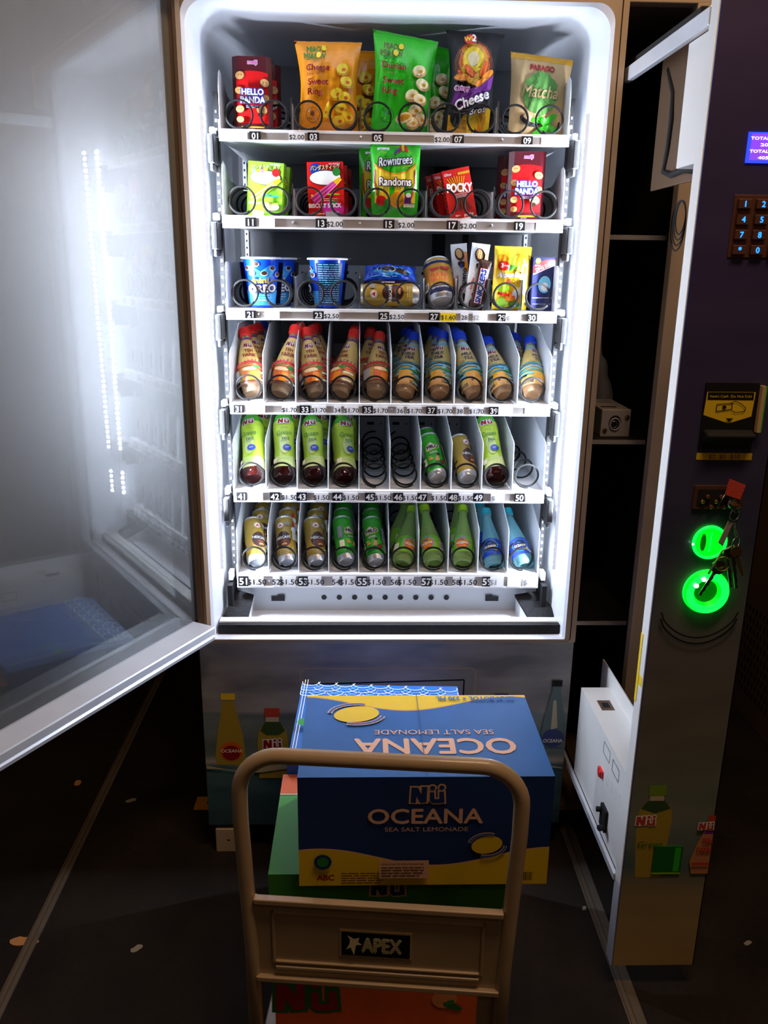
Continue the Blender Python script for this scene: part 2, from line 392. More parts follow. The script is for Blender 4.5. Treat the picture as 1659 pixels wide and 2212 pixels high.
def copy_tree(o, parent=None):
    c = o.copy(); S.collection.objects.link(c)
    if parent: c.parent = parent
    for ch in list(o.children): copy_tree(ch, c)
    return c

# ------------------------------------------------------------ room
mat('wallback', (66, 54, 44), .8, noise=.08, scale=3); mat('wallside', (84, 64, 46), .7)
b = MB(); b.quad((-4, -5, 0), (4, -5, 0), (4, 1.25, 0), (-4, 1.25, 0), 'floor'); tag(b.build('floor'), kind='structure')
b = MB(); b.box(-4, 4, 1.25, 1.35, 0, 3.4, 'wallback'); tag(b.build('wall_back'), kind='structure')
b = MB(); b.box(-4, 4, 1.235, 1.25, 0, .09, 'beamdark'); tag(b.build('baseboard_back'), kind='structure')
for k, (xa, ya) in enumerate(((-.735, -.71), (.545, .58))):
    b = MB(); x0, x1 = xa, ya
    b.box(x0, x1, -5, 1.23, 0.0, .004, 'stripmetal'); b.box(x0+.003, x0+.005, -5, 1.23, .004, .0055, 'framedark'); b.box(x0+.014, x0+.016, -5, 1.23, .004, .0055, 'framedark')
    tag(b.build('trim_%d' % (k+1)), kind='structure')
# ventilated side wall of a neighbouring unit at far right
b = MB(); b.box(1.30, 1.36, -1.2, 1.2, .0, 2.6, 'wallside'); o = b.build('ventilated_panel', bevel=.003)
d = MB()
for i in range(26):
    for j in range(9):
        y = .42+.024*i+(.012 if j % 2 else 0); z = .10+.035*j+.0*i
        if y > 1.05 or y < .30: continue
        d.prism([(y-.0045, z-.009), (y+.0045, z-.009), (y+.0045, z+.009), (y-.0045, z+.009)], 0, 1.2985, 1.3005, 'dark')
tag(o, 'brown metal panel with rows of vent holes at the far right behind the control column', 'metal panel')
tag(d.build('vent_hole', o), kind='stuff')
# bits on the floor
def scrap(x, y, r, m, label, seed, name='paper_scrap', cat='litter'):
    rnd = random.Random(seed); n = 17; b = MB(); P_ = []
    for i in range(n):
        a = 2*math.pi*i/n; q = r*(.75+.3*math.sin(a*2+seed)+.12*rnd.random()); P_.append((x+q*1.3*math.cos(a), y+q*math.sin(a)))
    b.prism(P_, 2, 0.0005, .002, m); tag(b.build(name), label, cat)
mat('tornpaper', (190, 130, 74), .8); mat('palescrap', (150, 140, 120), .8); mat('tape', (205, 140, 30), .5)
for px, py, r, m, lab in [(52, 2035, .022, 'tornpaper', 'torn orange-brown scrap stuck to floor beside the left metal strip, bottom left'),
        (168, 1692, .012, 'tornpaper', 'small tan scrap on the dark floor left of the metal strip'),
        (283, 1730, .011, 'palescrap', 'small pale crumpled scrap right of the left metal strip'),
        (295, 2050, .011, 'palescrap', 'pale crumb on the floor in front of the trolley, lower left'),
        (1262, 1963, .006, 'palescrap', 'tiny pale crumb on the floor beside the right metal strip'),
        (1615, 2038, .008, 'palescrap', 'tiny pale crumb on the dark floor at lower right')]:
    p = atZ(px, py, 0); scrap(p[0], p[1], r, m, lab, int(px))
p = atZ(418, 1750, 0); q = atZ(450, 1750, 0); t = atZ(428, 1722, 0)
b = MB(); b.prism([(p[0], p[1]), (q[0]+.02, p[1]), (q[0]+.02, p[1]+.025), (p[0]+.032, p[1]+.025), (p[0]+.032, t[1]), (p[0], t[1])], 2, .0005, .0015, 'tape')
tag(b.build('floor_tape'), 'yellow L-shaped tape mark on the floor beside the machine foot', 'tape')

# ------------------------------------------------------------ vending machine cabinet
X0, X1, X2 = -.372, .519, .703     # fridge left, fridge right, control column right
TOP = 1.985
vm = empty('vending_machine', (0, 0, 0), 'opened snack and drink vending machine with six lit trays and printed seaside lower panel', 'vending machine')
b = MB()   # outer shell
b.box(X0, X0+.012, .012, .80, .10, TOP, 'frame'); b.box(X1-.012, X1, .012, .80, .10, TOP, 'frame')
b.box(X0, X2, .012, .80, TOP-.012, TOP, 'frame'); b.box(X0, X2, .79, .80, .10, TOP, 'framedark')
b.box(X2-.012, X2, .012, .80, .10, TOP, 'frame'); b.box(X0, X2, .04, .80, .09, .105, 'framedark')
b.build('outer_shell', vm)
def rrect(x0, x1, z0, z1, r, n=8, rb=None):
    P_ = []; q = r if rb is None else rb
    for cx, cz, a0, r in ((x1-r, z1-r, 0, r), (x0+r, z1-r, 90, r), (x0+q, z0+q, 180, q), (x1-q, z0+q, 270, q)):
        for i in range(n+1):
            a = math.radians(a0+90*i/n); P_.append((cx+r*math.cos(a), cz+r*math.sin(a)))
    return P_
OX0, OX1, OZ0, OZ1 = -.340, .487, .60, 1.934
def loft(b, loops, mats, smooth=True):
    n = len(loops[0])
    for (A, B, m) in zip(loops[:-1], loops[1:], mats):
        b.add([p for p in A]+[p for p in B], [(i, (i+1) % n, (i+1) % n+n, i+n) for i in range(n)], m, smooth)
def lp(P_, y): return [(x, y, z) for x, z in P_]
b = MB(); outer = rrect(X0, X1, .588, TOP, .004); mid = rrect(X0+.012, X1-.012, .592, TOP-.012, .01); inn = rrect(OX0-.006, OX1+.006, .598, OZ1+.006, .035, rb=.004)
loft(b, [lp(outer, .014), lp(outer, .0), lp(mid, -.001), lp(mid, .0025), lp(rrect(X0+.0145, X1-.0145, .5925, TOP-.0145, .01), -.001), lp(inn, -.002)], ['frame', 'frame', 'framedark', 'framedark', 'frame'], False)
b.build('front_frame', vm)
b = MB(); o1 = rrect(OX0, OX1, OZ0, OZ1, .045, rb=.005); o2 = rrect(OX0+.004, OX1-.004, OZ0+.001, OZ1+.008, .05, rb=.005); o3 = rrect(OX0+.008, OX1-.008, OZ0+.002, OZ1+.012, .055, rb=.005); o4 = rrect(OX0+.010, OX1-.010, OZ0+.003, OZ1+.012, .055, rb=.005)
loft(b, [lp(inn, -.002), lp(o1, .004), lp(o2, .06), lp(o3, .13)], ['liner', 'liner', 'liner'])
loft(b, [lp(o3, .13), lp(o4, .625)], ['liner'])
b.build('inner_liner', vm)
b = MB(); b.add(lp(o4, .624), [tuple(range(len(o4)))], 'backwall')
b.box(.20, .235, .600, .622, .75, 1.9, 'blackplastic'); b.box(.285, .30, .608, .622, 1.3, 1.9, 'blackplastic')
b.build('back_panel', vm)
# vertical tray tracks with slots, and the black clips under each tray end
ZT = [1.722, 1.550, 1.353, 1.140, .931, .717]; ZB = [1.698, 1.523, 1.328, 1.114, .902, .682]
TX0, TX1 = -.300, .447
for sx, x in (('l', TX0-.016), ('r', TX1+.006)):
    for y in (.155, .60):
        b = MB(); b.box(x, x+.010, y, y+.02, .64, 1.80, 'steel' if y > .3 else 'blackplastic')
        for k in range(62): z = .66+.018*k; b.box(x+.003, x+.007, y-.0008, y+.0004, z, z+.006, 'black' if y > .3 else 'steel')
        b.build('tray_track', vm)
    for zb, zt in zip(ZB, ZT):
        b = MB(); xa = x-.006 if sx == 'l' else x+.001
        b.box(xa, xa+.013, .10, .16, zb-.045, zb+.012, 'blackplastic'); b.box(xa+.002, xa+.009, .108, .15, zb-.060, zb-.045, 'blackplastic')
        b.box(xa+.001, xa+.012, .122, .15, zb+.016, zt+.004, 'platewhite')
        b.build('tray_clip', vm, bevel=.002)
# LED strips on both side walls
for x, nx in ((OX0+.0055, 1), (OX1-.0055, -1)):
    b = MB(); y = .100; p1 = (x+nx*.0078, y-.006); p2 = (x+nx*.0048, y+.0040)
    b.prism([(x, y-.008), p1, p2, (x, y+.006)], 2, .74, 1.76, 'ledbase'); st = b.build('led_strip', vm); b = MB()
    q1 = (p1[0]-nx*.0007+nx*.0006, p1[1]+.0015+.0003); q2 = (p2[0]+nx*.0007+nx*.0006, p2[1]-.0015+.0003)
    for k in range(64):
        if k in (5, 6, 7, 8): continue
        z = .75+.0158*k; b.quad((q1[0], q1[1], z-.004), (q2[0], q2[1], z-.004), (q2[0], q2[1], z+.004), (q1[0], q1[1], z+.004), 'led')
    tag(b.build('diode', st), kind='stuff')
# sump below the trays
b = MB(); fl = .603; b.box(OX0+.012, OX1-.012, .055, .62, .598, fl, 'liner')
pl = lambda x, z: (x, z)
b.box(OX0+.03, OX1-.03, .160, .166, fl, .676, 'platewhite'); b.box(OX0+.03, OX1-.03, .155, .30, .676, .679, 'platewhite')
b.box(OX0+.06, OX1-.06, .088, .091, fl, fl+.004, 'dark')
b.build('sump_panel', vm)
b = MB(); dd = Dec(b, FRONT(0, .1597, 0))
for k in range(9): p = atY(700+33*k, 1290, .16); dd.ell(p[0], p[2], .0068, .0068, 'black')
for s_, px in ((1, 601), (-1, 1062)):
    p = atY(px, 1292, .16); dd.rect(p[0], p[2], .034, .013, 'black'); dd.rect(p[0]+s_*.008, p[2]+.006, .018, .010, 'black')
b.build('sump_hole', vm)
b = MB(); b.box(OX0+.006, OX1+.002, .036, .062, .612, .628, 'boxwhite'); b.build('sill_ledge', vm, bevel=.002)
b = MB(); b.box(OX0+.006, OX1+.012, .022, .036, .590, .624, 'foam'); b.build('foam_seal', vm)
for q4 in ([(512, 1274), (548, 1284), (533, 1345), (482, 1328)], [(1112, 1284), (1165, 1276), (1204, 1328), (1148, 1345)]):
    ys = (.145, .140, .065, .075) if q4[0][0] < 800 else (.140, .145, .075, .065)
    t = [atY(px, py, y) for (px, py), y in zip(q4, ys)]
    b = MB(); b.hexa([p-V3(0, 0, .006) for p in t], t, 'foam'); c = sum(t)/4
    b2 = [c+(p-c)*.93-V3(0, 0, .007) for p in t]; bt = [V3(p[0], p[1], .603) for p in b2]; b.hexa(bt, b2, 'platewhite')
    p = t[2] if q4[0][0] < 800 else t[3]; b.box(p[0]-.02, p[0]-.006, p[1]+.004, p[1]+.016, .604, .614, 'red')
    b.build('corner_bracket', vm)
# lower printed panel (delivery door)
PZ0, PZ1 = .082, .592; PX0, PX1 = -.377, .516
b = MB(); b.box(PX0, PX1, 0.0, .022, PZ0, PZ1, 'panelart'); b.box(PX0+.01, PX1+.002, .0005, .024, PZ1, PZ1+.004, 'liner')
b.box(.445, .468, .004, .016, PZ1+.004, PZ1+.006, 'cream')
D = Dec(b, FRONT(0, 0, 0), .0002)
def pb(px, py): p = atY(px, py, 0); return p[0], p[2]
def outline(D, pts, w, m): D.line(pts+[pts[0]], w, m)
fr = rrect(-.139, .283, .25, .521, .012, 4); outline(D, fr, .0016, 'kraft')
outline(D, [(-.114, .27), (.256, .27), (.256, .490), (-.114, .479)], .0035, 'black')
mat('printyellow', (168, 146, 50), .4); mat('printred', (188, 66, 52), .4); mat('printglass', (96, 118, 120), .4); mat('printblue', (52, 66, 120), .4); mat('printgreen', (58, 84, 48), .4); mat('printpale', (190, 178, 150), .4)
def nu(D, cx, cy, h, m='darkred', out='white', rot=0, sx=1.05, open_=False):
    c, n = math.cos(rot), math.sin(rot); sc = h/1.15
    def T(P_): return [(cx+(x*sx*c-y*n)*sc, cy+(x*sx*n+y*c)*sc) for x, y in P_]
    def layer(g, mm):
        D.poly(T([(-1.02-g, -.52-g), (-.72+g, -.55-g), (-.66+g, .50+g), (-.98-g, .52+g)]), mm)
        D.poly(T([(-.98-g, .52+g), (-.62+g, .50+g), (-.18+g, -.50-g), (-.46-g, -.55-g)]), mm)
        D.poly(T([(-.42-g, -.52-g), (-.12+g, -.50-g), (-.10+g, .55+g), (-.40-g, .55+g)]), mm)
        D.poly(T([(.06-g, .18+g), (.30+g, .18+g), (.32+g, -.30-g), (.44, -.54-g), (.20, -.56-g), (.06-g, -.40)]), mm)
        D.poly(T([(.18, -.28+g), (.62, -.28+g), (.70, -.56-g), (.20, -.56-g)]), mm)
        D.poly(T([(.58-g, .22+g), (.84+g, .22+g), (.90+g, -.52-g), (.62-g, -.52-g)]), mm)
        for x in (.20, .72): D.poly([q for q in T([(x+(.15+g)*math.cos(a), .48+.03*(x > .5)+(.15+g)*math.sin(a)) for a in np.linspace(0, 6.283, 13)[:-1]])], mm)
    st = D.st; D.st = .00005; layer(.10, out); layer(0, m); D.st = st; D.nx()
def art_bottle(D, cx, zb, h, w, kind):
    if kind == 'cone':
        D.poly([(cx-w*.46, zb), (cx+w*.46, zb), (cx+w*.5, zb+h*.14), (cx+w*.44, zb+h*.42), (cx+w*.18, zb+h*.88), (cx-w*.18, zb+h*.88), (cx-w*.40, zb+h*.42), (cx-w*.5, zb+h*.14)], 'printyellow')
        D.rect(cx, zb+h*.94, w*.46, h*.085, 'yellow'); D.ell(cx+w*.03, zb+h*.19, w*.37, w*.37, 'dorange'); D.ell(cx+w*.03, zb+h*.17, w*.30, w*.28, 'darkred')
        D.text('OCEANA', cx+w*.05, zb+h*.20, w*.12, 'ivory', .02, width=w*.72)
    elif kind == 'round':
        D.poly([(cx-w*.48, zb), (cx+w*.48, zb), (cx+w*.5, zb+h*.5), (cx+w*.44, zb+h*.66), (cx+w*.25, zb+h*.78), (cx-w*.25, zb+h*.78), (cx-w*.44, zb+h*.66), (cx-w*.5, zb+h*.5)], 'printyellow')
        D.poly([(cx+w*.40, zb+h*.66), (cx+w*.25, zb+h*.78), (cx-w*.25, zb+h*.78), (cx-w*.40, zb+h*.66), (cx-w*.2, zb+h*.6), (cx+w*.2, zb+h*.6)], 'printgreen')
        D.rect(cx, zb+h*.82, w*.42, h*.07, 'printpale'); D.rect(cx, zb+h*.91, w*.48, h*.12, 'printred'); nu(D, cx, zb+h*.48, w*.34)
    else:
        D.poly([(cx-w*.46, zb), (cx+w*.46, zb), (cx+w*.5, zb+h*.2), (cx+w*.42, zb+h*.45), (cx+w*.2, zb+h*.8), (cx-w*.2, zb+h*.8), (cx-w*.42, zb+h*.45), (cx-w*.5, zb+h*.2)], 'printglass')
        D.poly([(cx-w*.12, zb+h*.25), (cx+w*.15, zb+h*.3), (cx+w*.02, zb+h*.7), (cx-w*.1, zb+h*.7)], 'printpale')
        D.rect(cx, zb+h*.85, w*.36, h*.1, 'printglass'); D.rect(cx, zb+h*.95, w*.42, h*.09, 'blackplastic'); D.ell(cx, zb+h*.14, w*.46, w*.42, 'printblue')
        D.text('OCEANA', cx, zb+h*.1, w*.16, 'ivory', .02, width=w*.8)
x, z = pb(499, 1652); xt, zt_ = pb(483, 1495); art_bottle(D, x, z, zt_-z, .074, 'cone')
x, z = pb(592, 1680); xt, zt_ = pb(588, 1524); art_bottle(D, x, z, zt_-z, .076, 'round')
x, z = pb(1192, 1612); xt, zt_ = pb(1196, 1467); art_bottle(D, x, z, zt_-z, .060, 'dark')
x, z = pb(1083, 1500); D.rect(x, z-.02, .034, .05, 'printblue')
D.strip(lambda x: .243+.006*math.sin(x*30), lambda x: .252+.008*math.sin(x*30+1), PX0+.003, PX1-.003, 40, 'printpale')
b.build('delivery_panel', vm)
for x in (-.362, .555):
    b = MB(); y0 = .0 if x < 0 else .10
    b.box(x, x+.062, y0, y0+.10, 0, .068, 'frame'); b.box(x+.028, x+.036, y0-.001, y0+.002, .034, .038, 'dark'); b.build('foot', vm, bevel=.002)
b = MB(); b.box(X0+.06, X2-.02, .10, .60, .0, .09, 'dark'); b.build('base_frame', vm)

# right compartment: posts, dark lining, shelves
b = MB(); b.box(.652, X2, 0, .03, .10, TOP-.04, 'frame'); b.box(X1-.001, X2, 0, .03, TOP-.042, TOP, 'frame'); b.build('column_frame', vm, bevel=.002)
b = MB(); b.quad((X1+.002, .03, .1), (X1+.002, .78, .1), (X1+.002, .78, 1.93), (X1+.002, .03, 1.93), 'dark')
b.quad((X2-.014, .03, .1), (X2-.014, .78, .1), (X2-.014, .78, 1.93), (X2-.014, .03, 1.93), 'dark'); b.quad((X1, .78, .1), (X2, .78, .1), (X2, .78, 1.93), (X1, .78, 1.93), 'dark')
b.build('column_lining', vm)
for z in (1.520, 1.063, .600):
    b = MB(); b.box(X1+.003, X2-.016, .10, .55, z-.003, z, 'dark'); b.box(X1+.003, X2-.03, .097, .100, z-.010, z, 'railgrey'); b.box(X1+.01, X1+.014, .096, .0972, z-.006, z-.003, 'black')
    b.build('column_shelf', vm)
cm = empty('coin_mechanism', (.612, .135, 1.063), 'small grey metal coin box with two brass screws on the inner shelf', 'coin box')
b = MB(); b.box(-.037, .033, 0, .16, 0, .066, 'railgrey'); b.build('housing', cm, bevel=.002)
b = MB(); b.box(-.030, .008, .03, .045, .066, .0665, 'dark'); b.build('coin_slot', cm)
b = MB(); fn = FRONT(0, -.0005, 0); d_ = Dec(b, fn)
d_.ell(-.004, .034, .015, .018, 'black'); b.tube([(-.004+.012*math.cos(a), -.002, .031+.014*math.sin(a)) for a in np.linspace(0, 6.28, 20)[:-1]], .002, 'railgrey', 6, True); b.tube([(-.006+.007*math.cos(a), -.002, .030+.008*math.sin(a)) for a in np.linspace(0, 6.28, 16)[:-1]], .0015, 'steel', 6, True)
b.build('coin_outlet', cm)
for x, z in ((.024, .048), (-.027, .016)):
    b = MB(); b.lathe([(0.0055, 0), (.0055, .003), (.0001, .004)], 12, 'brass', T=lambda p, x=x, z=z: (x+p[0], -p[2], z+p[1])); b.box(x-.0008, x+.0008, -.0046, -.003, z-.005, z+.005, 'black'); b.build('screw', cm)
# translucent plastic bag lying on the shelf
b = MB(); n = 9
vs = [(.535+.02*i*(1-.06*j)+.004*math.sin(j*2+i), .24+.02*math.sin(i*1.3), 1.135+.013*j+.010*i*(j/8)+.006*math.sin(i*2.1+j)) for j in range(n) for i in range(6)]
b.add(vs, [(j*6+i, j*6+i+1, (j+1)*6+i+1, (j+1)*6+i) for j in range(n-1) for i in range(5)], 'plasticbag', True)
o = b.build('plastic_bag'); tag(o, 'crumpled clear plastic bag behind the grey coin box in the dark column', 'plastic bag')
sm_ = o.modifiers.new('thick', 'SOLIDIFY'); sm_.thickness = .0008
cbl = MB()
for k in range(4):
    c = atX(1470-6*k, 470+6*k, .60+.01*k); rr_ = .030+.006*k
    cbl.tube([(c[0]+.004*k, c[1]+rr_*.8*math.cos(a), c[2]+rr_*math.sin(a)) for a in np.linspace(0, 6.28, 26)[:-1]], .0013, 'wire', 5, True)
tag(cbl.build('cable_coil'), 'thin black cables looped beside the beige post', 'cable')

# ------------------------------------------------------------ trays
NUM = [[('01', 551), ('03', 677), ('05', 816), ('07', 990), ('09', 1139)],
       [('11', 542), ('13', 694), ('15', 840), ('17', 977), ('19', 1122)],
       [('21', 541), ('23', 688), ('25', 829), ('27', 938), ('29', 1084), ('30', 1149)],
       [('31', 516), ('33', 659), ('35', 794), ('37', 932), ('39', 1067)],
       [('41', 522), ('42', 594), ('43', 652), ('44', 729), ('45', 799), ('46', 860), ('47', 912), ('48', 979), ('49', 1033), ('50', 1122)],
       [('51', 526), ('53', 655), ('55', 782), ('57', 921), ('59', 1052)]]
PRI = [[('$2.00', 641), ('$2.00', 955)], [('', 577), ('$2.00', 723), ('$2.00', 877), ('$2.00', 1011)],
       [('', 588), ('$2.50', 716), ('$2.50', 857), ('$1.60', 968), ('28', 1003), ('$2', 1037), ('$', 1108)],
       [('', 557), ('$1.70', 625), ('$1.70', 689), ('34', 729), ('$1.70', 759), ('$1.70', 822), ('36', 864), ('$1.70', 895), ('$1.70', 961), ('38', 993), ('$1.70', 1029), ('', 1092)],
       [('', 553), ('$1.50', 625), ('$1.50', 694), ('$1.50', 758), ('$1.50', 827), ('$1.50', 886), ('$1.50', 948), ('$1.50', 1006), ('$', 1075), ('', 1150)],
       [('$1.50', 555), ('52', 597), ('$1.50', 625), ('$1.50', 680), ('54', 726), ('$1.50', 754), ('$1.50', 813), ('56', 852), ('$1.50', 879), ('$1.50', 947), ('58', 985), ('$1.50', 1010), ('$1', 1073), ('', 1110), ('$', 1143)]]
SCR = [(779, 1085), (634, 777, 1062), (560,), (846,), (843,), (582,)]
PITCH_Y = .073
coil_mesh = {}
def coil(hand, turns, ph):
    k = (hand, turns, ph)
    if k not in coil_mesh:
        b = MB(); n = int(turns*26); r = .0285
        pts = [(hand*r*math.sin(ph+2*math.pi*i/26), (i/26*.014 if i < 26 else .014+(i/26-1)*(PITCH_Y+.014)), r*math.cos(ph+2*math.pi*i/26)) for i in range(n+1)]
        b.tube(pts, .0025, 'wire', 6); o = b.build('spiral_coil'); coil_mesh[k] = o.data; bpy.data.objects.remove(o)
    return coil_mesh[k]
W = (TX1-TX0-.006)/10
colx = lambda i: TX0+.003+W*(i+.5)
for r in range(6):
    zt, zb = ZT[r], ZB[r]
    tr = empty('product_tray', (0, 0, 0)); tr.parent = vm
    b = MB(); b.box(TX0, TX1, .125, .60, zt-.016, zt-.001, 'traywhite' if r > 2 else 'platewhite'); b.box(TX0, TX1, .118, .132, zt-.006, zt, 'traywhite'); b.box(TX0, TX1, .116, .1195, zb, zb+.0035, 'traywhite')
    b.box(TX0-.0025, TX0, .13, .60, zt-.016, zt+.02, 'platewhite'); b.box(TX1, TX1+.0025, .13, .60, zt-.016, zt+.02, 'platewhite')
    b.build('tray_floor', tr)
    b = MB(); b.box(TX0, TX1, .119, .125, zb, zt-.004, 'railgrey')
    b.box(TX0, TX0+.06, .1182, .119, zb+.003, zt-.005, 'traywhite'); b.box(TX1-.06, TX1, .1182, .119, zb+.003, zt-.005, 'traywhite')
    for px in SCR[r]: p = atY(px, 0, .119); x = atY(px, [296, 487, 684, 887, 1076, 1261][r], .119)[0]; b.lathe([(.003, 0), (.003, .001), (.0001, .0018)], 10, 'silver', T=lambda q, x=x: (x+q[0], .1188-q[2], (zb+zt)/2+q[1]))
    b.build('price_rail', tr)
    zc = (zb+zt-.002)/2; hh = (zt-zb)*.74; py = [296, 487, 684, 887, 1076, 1261][r]
    for t, px in NUM[r]:
        x = atY(px, py, .118)[0]; b = MB(); b.box(-.012, .012, -.0012, 0, -hh/2, hh/2, 'black'); Dec(b, FRONT(0, -.0013, 0)).text(t, 0, 0, hh*.66, 'white', .035)
        o = b.build('number_tag', tr, (x, .118, zc))
    for k, (t, px) in enumerate(PRI[r]):
        x = atY(px, py, .117)[0]; w = .017 if len(t) < 3 and t.isdigit() else .0335; b = MB()
        b.box(-w/2, w/2, -.001, 0, -hh/2, hh/2, 'yellow' if t == '$1.60' else 'white')
        if t: Dec(b, FRONT(0, -.0011, 0)).text(t, 0 if len(t) > 2 or t.isdigit() else -.010, -.0005, hh*.52, 'black' if '0' in t or t.isdigit() else 'grey', .018, sx=1.1)
        b.build('price_tag', tr, (x, .1166, zc-.0005))
    # dividers
    if r < 3:
        hz = .062
        edges = {0: (2, 4, 6, 8), 1: (2, 4, 6, 8), 2: (2, 4, 6, 7, 8, 9)}[r]
        for i in edges:
            x = TX0+.003+W*i; b = MB()
            b.prism([(.150, zt), (.150, zt+hz*(.95 if r < 2 else 1.1)), (.59, zt+hz*1.25), (.59, zt)], 0, x-.0008, x+.0008, 'platewhite')
            b.box(x-.0016, x+.0016, .148, .152, zt, zt+hz*1.1, 'steel'); b.box(x-.009, x+.009, .140, .160, zt, zt+.002, 'steel')
            b.build('divider', tr)
        for s_, x in ((1, TX0+.001), (-1, TX1-.001)):
            b = MB(); H_ = [.118, .112, .100][r]
            pr_ = [(.128, zt-.01), (.128, zt+H_*.72), (.135, zt+H_*.93), (.150, zt+H_), (.165, zt+H_*.97), (.25, zt+H_*.72), (.59, zt+H_*.68), (.59, zt-.01)] if r < 2 else [(.128, zt-.01), (.128, zt+H_*.93), (.140, zt+H_), (.59, zt+H_), (.59, zt-.01)]
            b.prism(pr_, 0, x-.0008, x+.0008, 'platewhite'); b.build('side_plate', tr)
    else:
        hz = [.108, .112, .108][r-3]; top = [.168, .155, .170][r-3]
        for i in range(11):
            x = TX0+.003+W*i if 0 < i < 10 else (TX0+.001 if i == 0 else TX1-.001); b = MB()
            b.prism([(.126, zt), (.132, zt+hz), (.140, zt+hz+.006), (.30, zt+top), (.59, zt+top), (.59, zt)], 0, x-.0009, x+.0009, 'platewhite')
            b.build('side_plate' if i in (0, 10) else 'divider', tr)
    b = MB(); b.box(TX0, TX1, .592, .596, zt, zt+.095, 'platewhite')
    for i in range(10): b.box(colx(i)-.014, colx(i)+.006, .5905, .592, zt+.072, zt+.080, 'black'); b.box(colx(i)+.024, colx(i)+.028, .5905, .592, zt+.073, zt+.077, 'black')
    b.build('back_plate', tr)
    # coils
    for i in range(10):
        if r < 2 or (r == 2 and i < 6): hand = 1 if i % 2 == 0 else -1
        else: hand = 1
        ph = [2.6, 2.5, 2.3, 2.9, 2.4, 2.5][r] if not (r > 2 and i in (0, 4, 9)) else 3.0
        o = bpy.data.objects.new('spiral_coil', coil(hand, 6 if r < 3 else 5.6, ph)); S.collection.objects.link(o); o.parent = tr
        o.location = (colx(i), .137, zt+.0325)
ROWN = ['top tray', 'second tray', 'third tray', 'fourth tray', 'fifth tray', 'bottom tray']

# ------------------------------------------------------------ packaging builders (local: base centre at origin, front -y, up z)
def finish(mb, name, **k): return mb.build(name, **k)
def bag(w, h, t, front, seal, deco, wt=1.0, wm=.9, wb=.97, sealh=.02, slant=0.0, wr=.0022, seed=0, metallic=False):
    NU, NV = 22, 30
    def wid(v): return w*(wb+(wm-wb)*math.sin(min(v/.55, 1)*math.pi/2)**1.5 if v < .55 else wm+(wt-wm)*((v-.55)/.45)**1.6)
    def yy(u, v):
        e = max(0, 1-abs(u)**2.4)**.6*max(0, (1-abs(2*v-1)**3.2))**.75
        return t/2*e
    def wrk(u, v): return wr*(math.sin(9*u+5*v+seed)*math.sin(11*v+seed*2)+.5*math.sin(23*u-13*v+seed))*(1-abs(2*v-1)**4*.4)
    def pt(u, v, l=0, side=-1):
        return np.array([wid(v)/2*u, side*(yy(u, v))+wrk(u, v)*(1-abs(u)**6)+side*l, h*v+slant*u*v*w])
    b = MB(); us = np.linspace(-1, 1, NU+1); vs_ = np.linspace(0, 1, NV+1)
    for side in (-1, 1):
        vs = [pt(u, v, 0, side) for v in vs_ for u in us]; n = NU+1
        for j in range(NV):
            m = seal if (vs_[j] > 1-sealh/h or vs_[j] < sealh*.45/h) else front
            o = len(b.v)
            b.add([vs[j*n+i] for i in range(n)]+[vs[(j+1)*n+i] for i in range(n)], [(i, i+1, n+i+1, n+i) for i in range(NU)], m, True)
    # crimp ridges on the top seal
    zz = []
    for i in range(NU*2):
        u = -1+(i+.5)/NU; zz.append(pt(u, 1))
    for p in zz: b.add([p+V3(-.0016, 0, 0), p+V3(.0016, 0, 0), p+V3(0, 0, .0018)], [(0, 1, 2)], seal)
    fn = lambda u, v, l: pt(max(-1, min(1, 2*u/wid(v/h))), v/h, l, -1)
    deco(Dec(b, fn, .0005, True)); return b
def carton(w, d_, h, base, deco, side=None, deco_side=None, cham=0.0, lean=0.0):
    b = MB()
    if cham: P_ = [(-w/2+cham, -d_/2), (w/2-cham, -d_/2), (w/2, -d_/2+cham), (w/2, d_/2-cham), (w/2-cham, d_/2), (-w/2+cham, d_/2), (-w/2, d_/2-cham), (-w/2, -d_/2+cham)]
    else: P_ = [(-w/2, -d_/2), (w/2, -d_/2), (w/2, d_/2), (-w/2, d_/2)]
    b.prism(P_, 2, 0, h, side or base)
    D = Dec(b, FRONT(0, -d_/2, 0)); D.rect(0, h/2, w-2*cham, h, base); deco(D)
    if deco_side:
        deco_side(Dec(b, flat((w/2, 0, 0), (0, 1, 0), (0, 0, 1), (1, 0, 0)))); deco_side(Dec(b, flat((-w/2, 0, 0), (0, -1, 0), (0, 0, 1), (-1, 0, 0))))
    return b
def cookie(D, x, y, r, rot=0):
    D.ell(x, y, r*1.05, r*.85, 'brown', rot); D.ell(x, y, r*.97, r*.78, 'tan', rot); D.ell(x-r*.25, y+r*.1, r*.1, r*.1, 'brown'); D.ell(x+r*.3, y+r*.1, r*.1, r*.1, 'brown')
def deco_hp(D):
    D.strip(lambda x: .018, lambda x: .122-.5*x*x*8, -.034, .034, 12, 'red'); D.strip(lambda x: .0, lambda x: .018, -.034, .034, 4, 'maroon')
    D.text('meiji', .002, .139, .008, 'pink', .05, out='white', ow=.05)
    for x, y, r, q in ((-.026, .112, .010, .3), (.027, .098, .010, -.4), (-.028, .082, .009, 0), (.027, .066, .010, .5), (-.027, .045, .009, .2), (.020, .044, .012, -.3), (-.027, .024, .008, 0)): cookie(D, x, y, r, q)
    D.ell(.018, .034, .006, .005, 'choc')
    D.text('HELLO', .001, .079, .0115, 'white', .05, out='blue', ow=.10, width=.046); D.text('PANDA', .001, .063, .0125, 'white', .05, out='blue', ow=.10, width=.052)
    D.rect(0, .050, .030, .006, 'navy'); D.small(0, .050, .026, 2, .003, .0012, 'white')
    D.rect(.0, .0085, .05, .003, 'yellow'); D.small(0, .004, .02, 1, .002, .001, 'white')
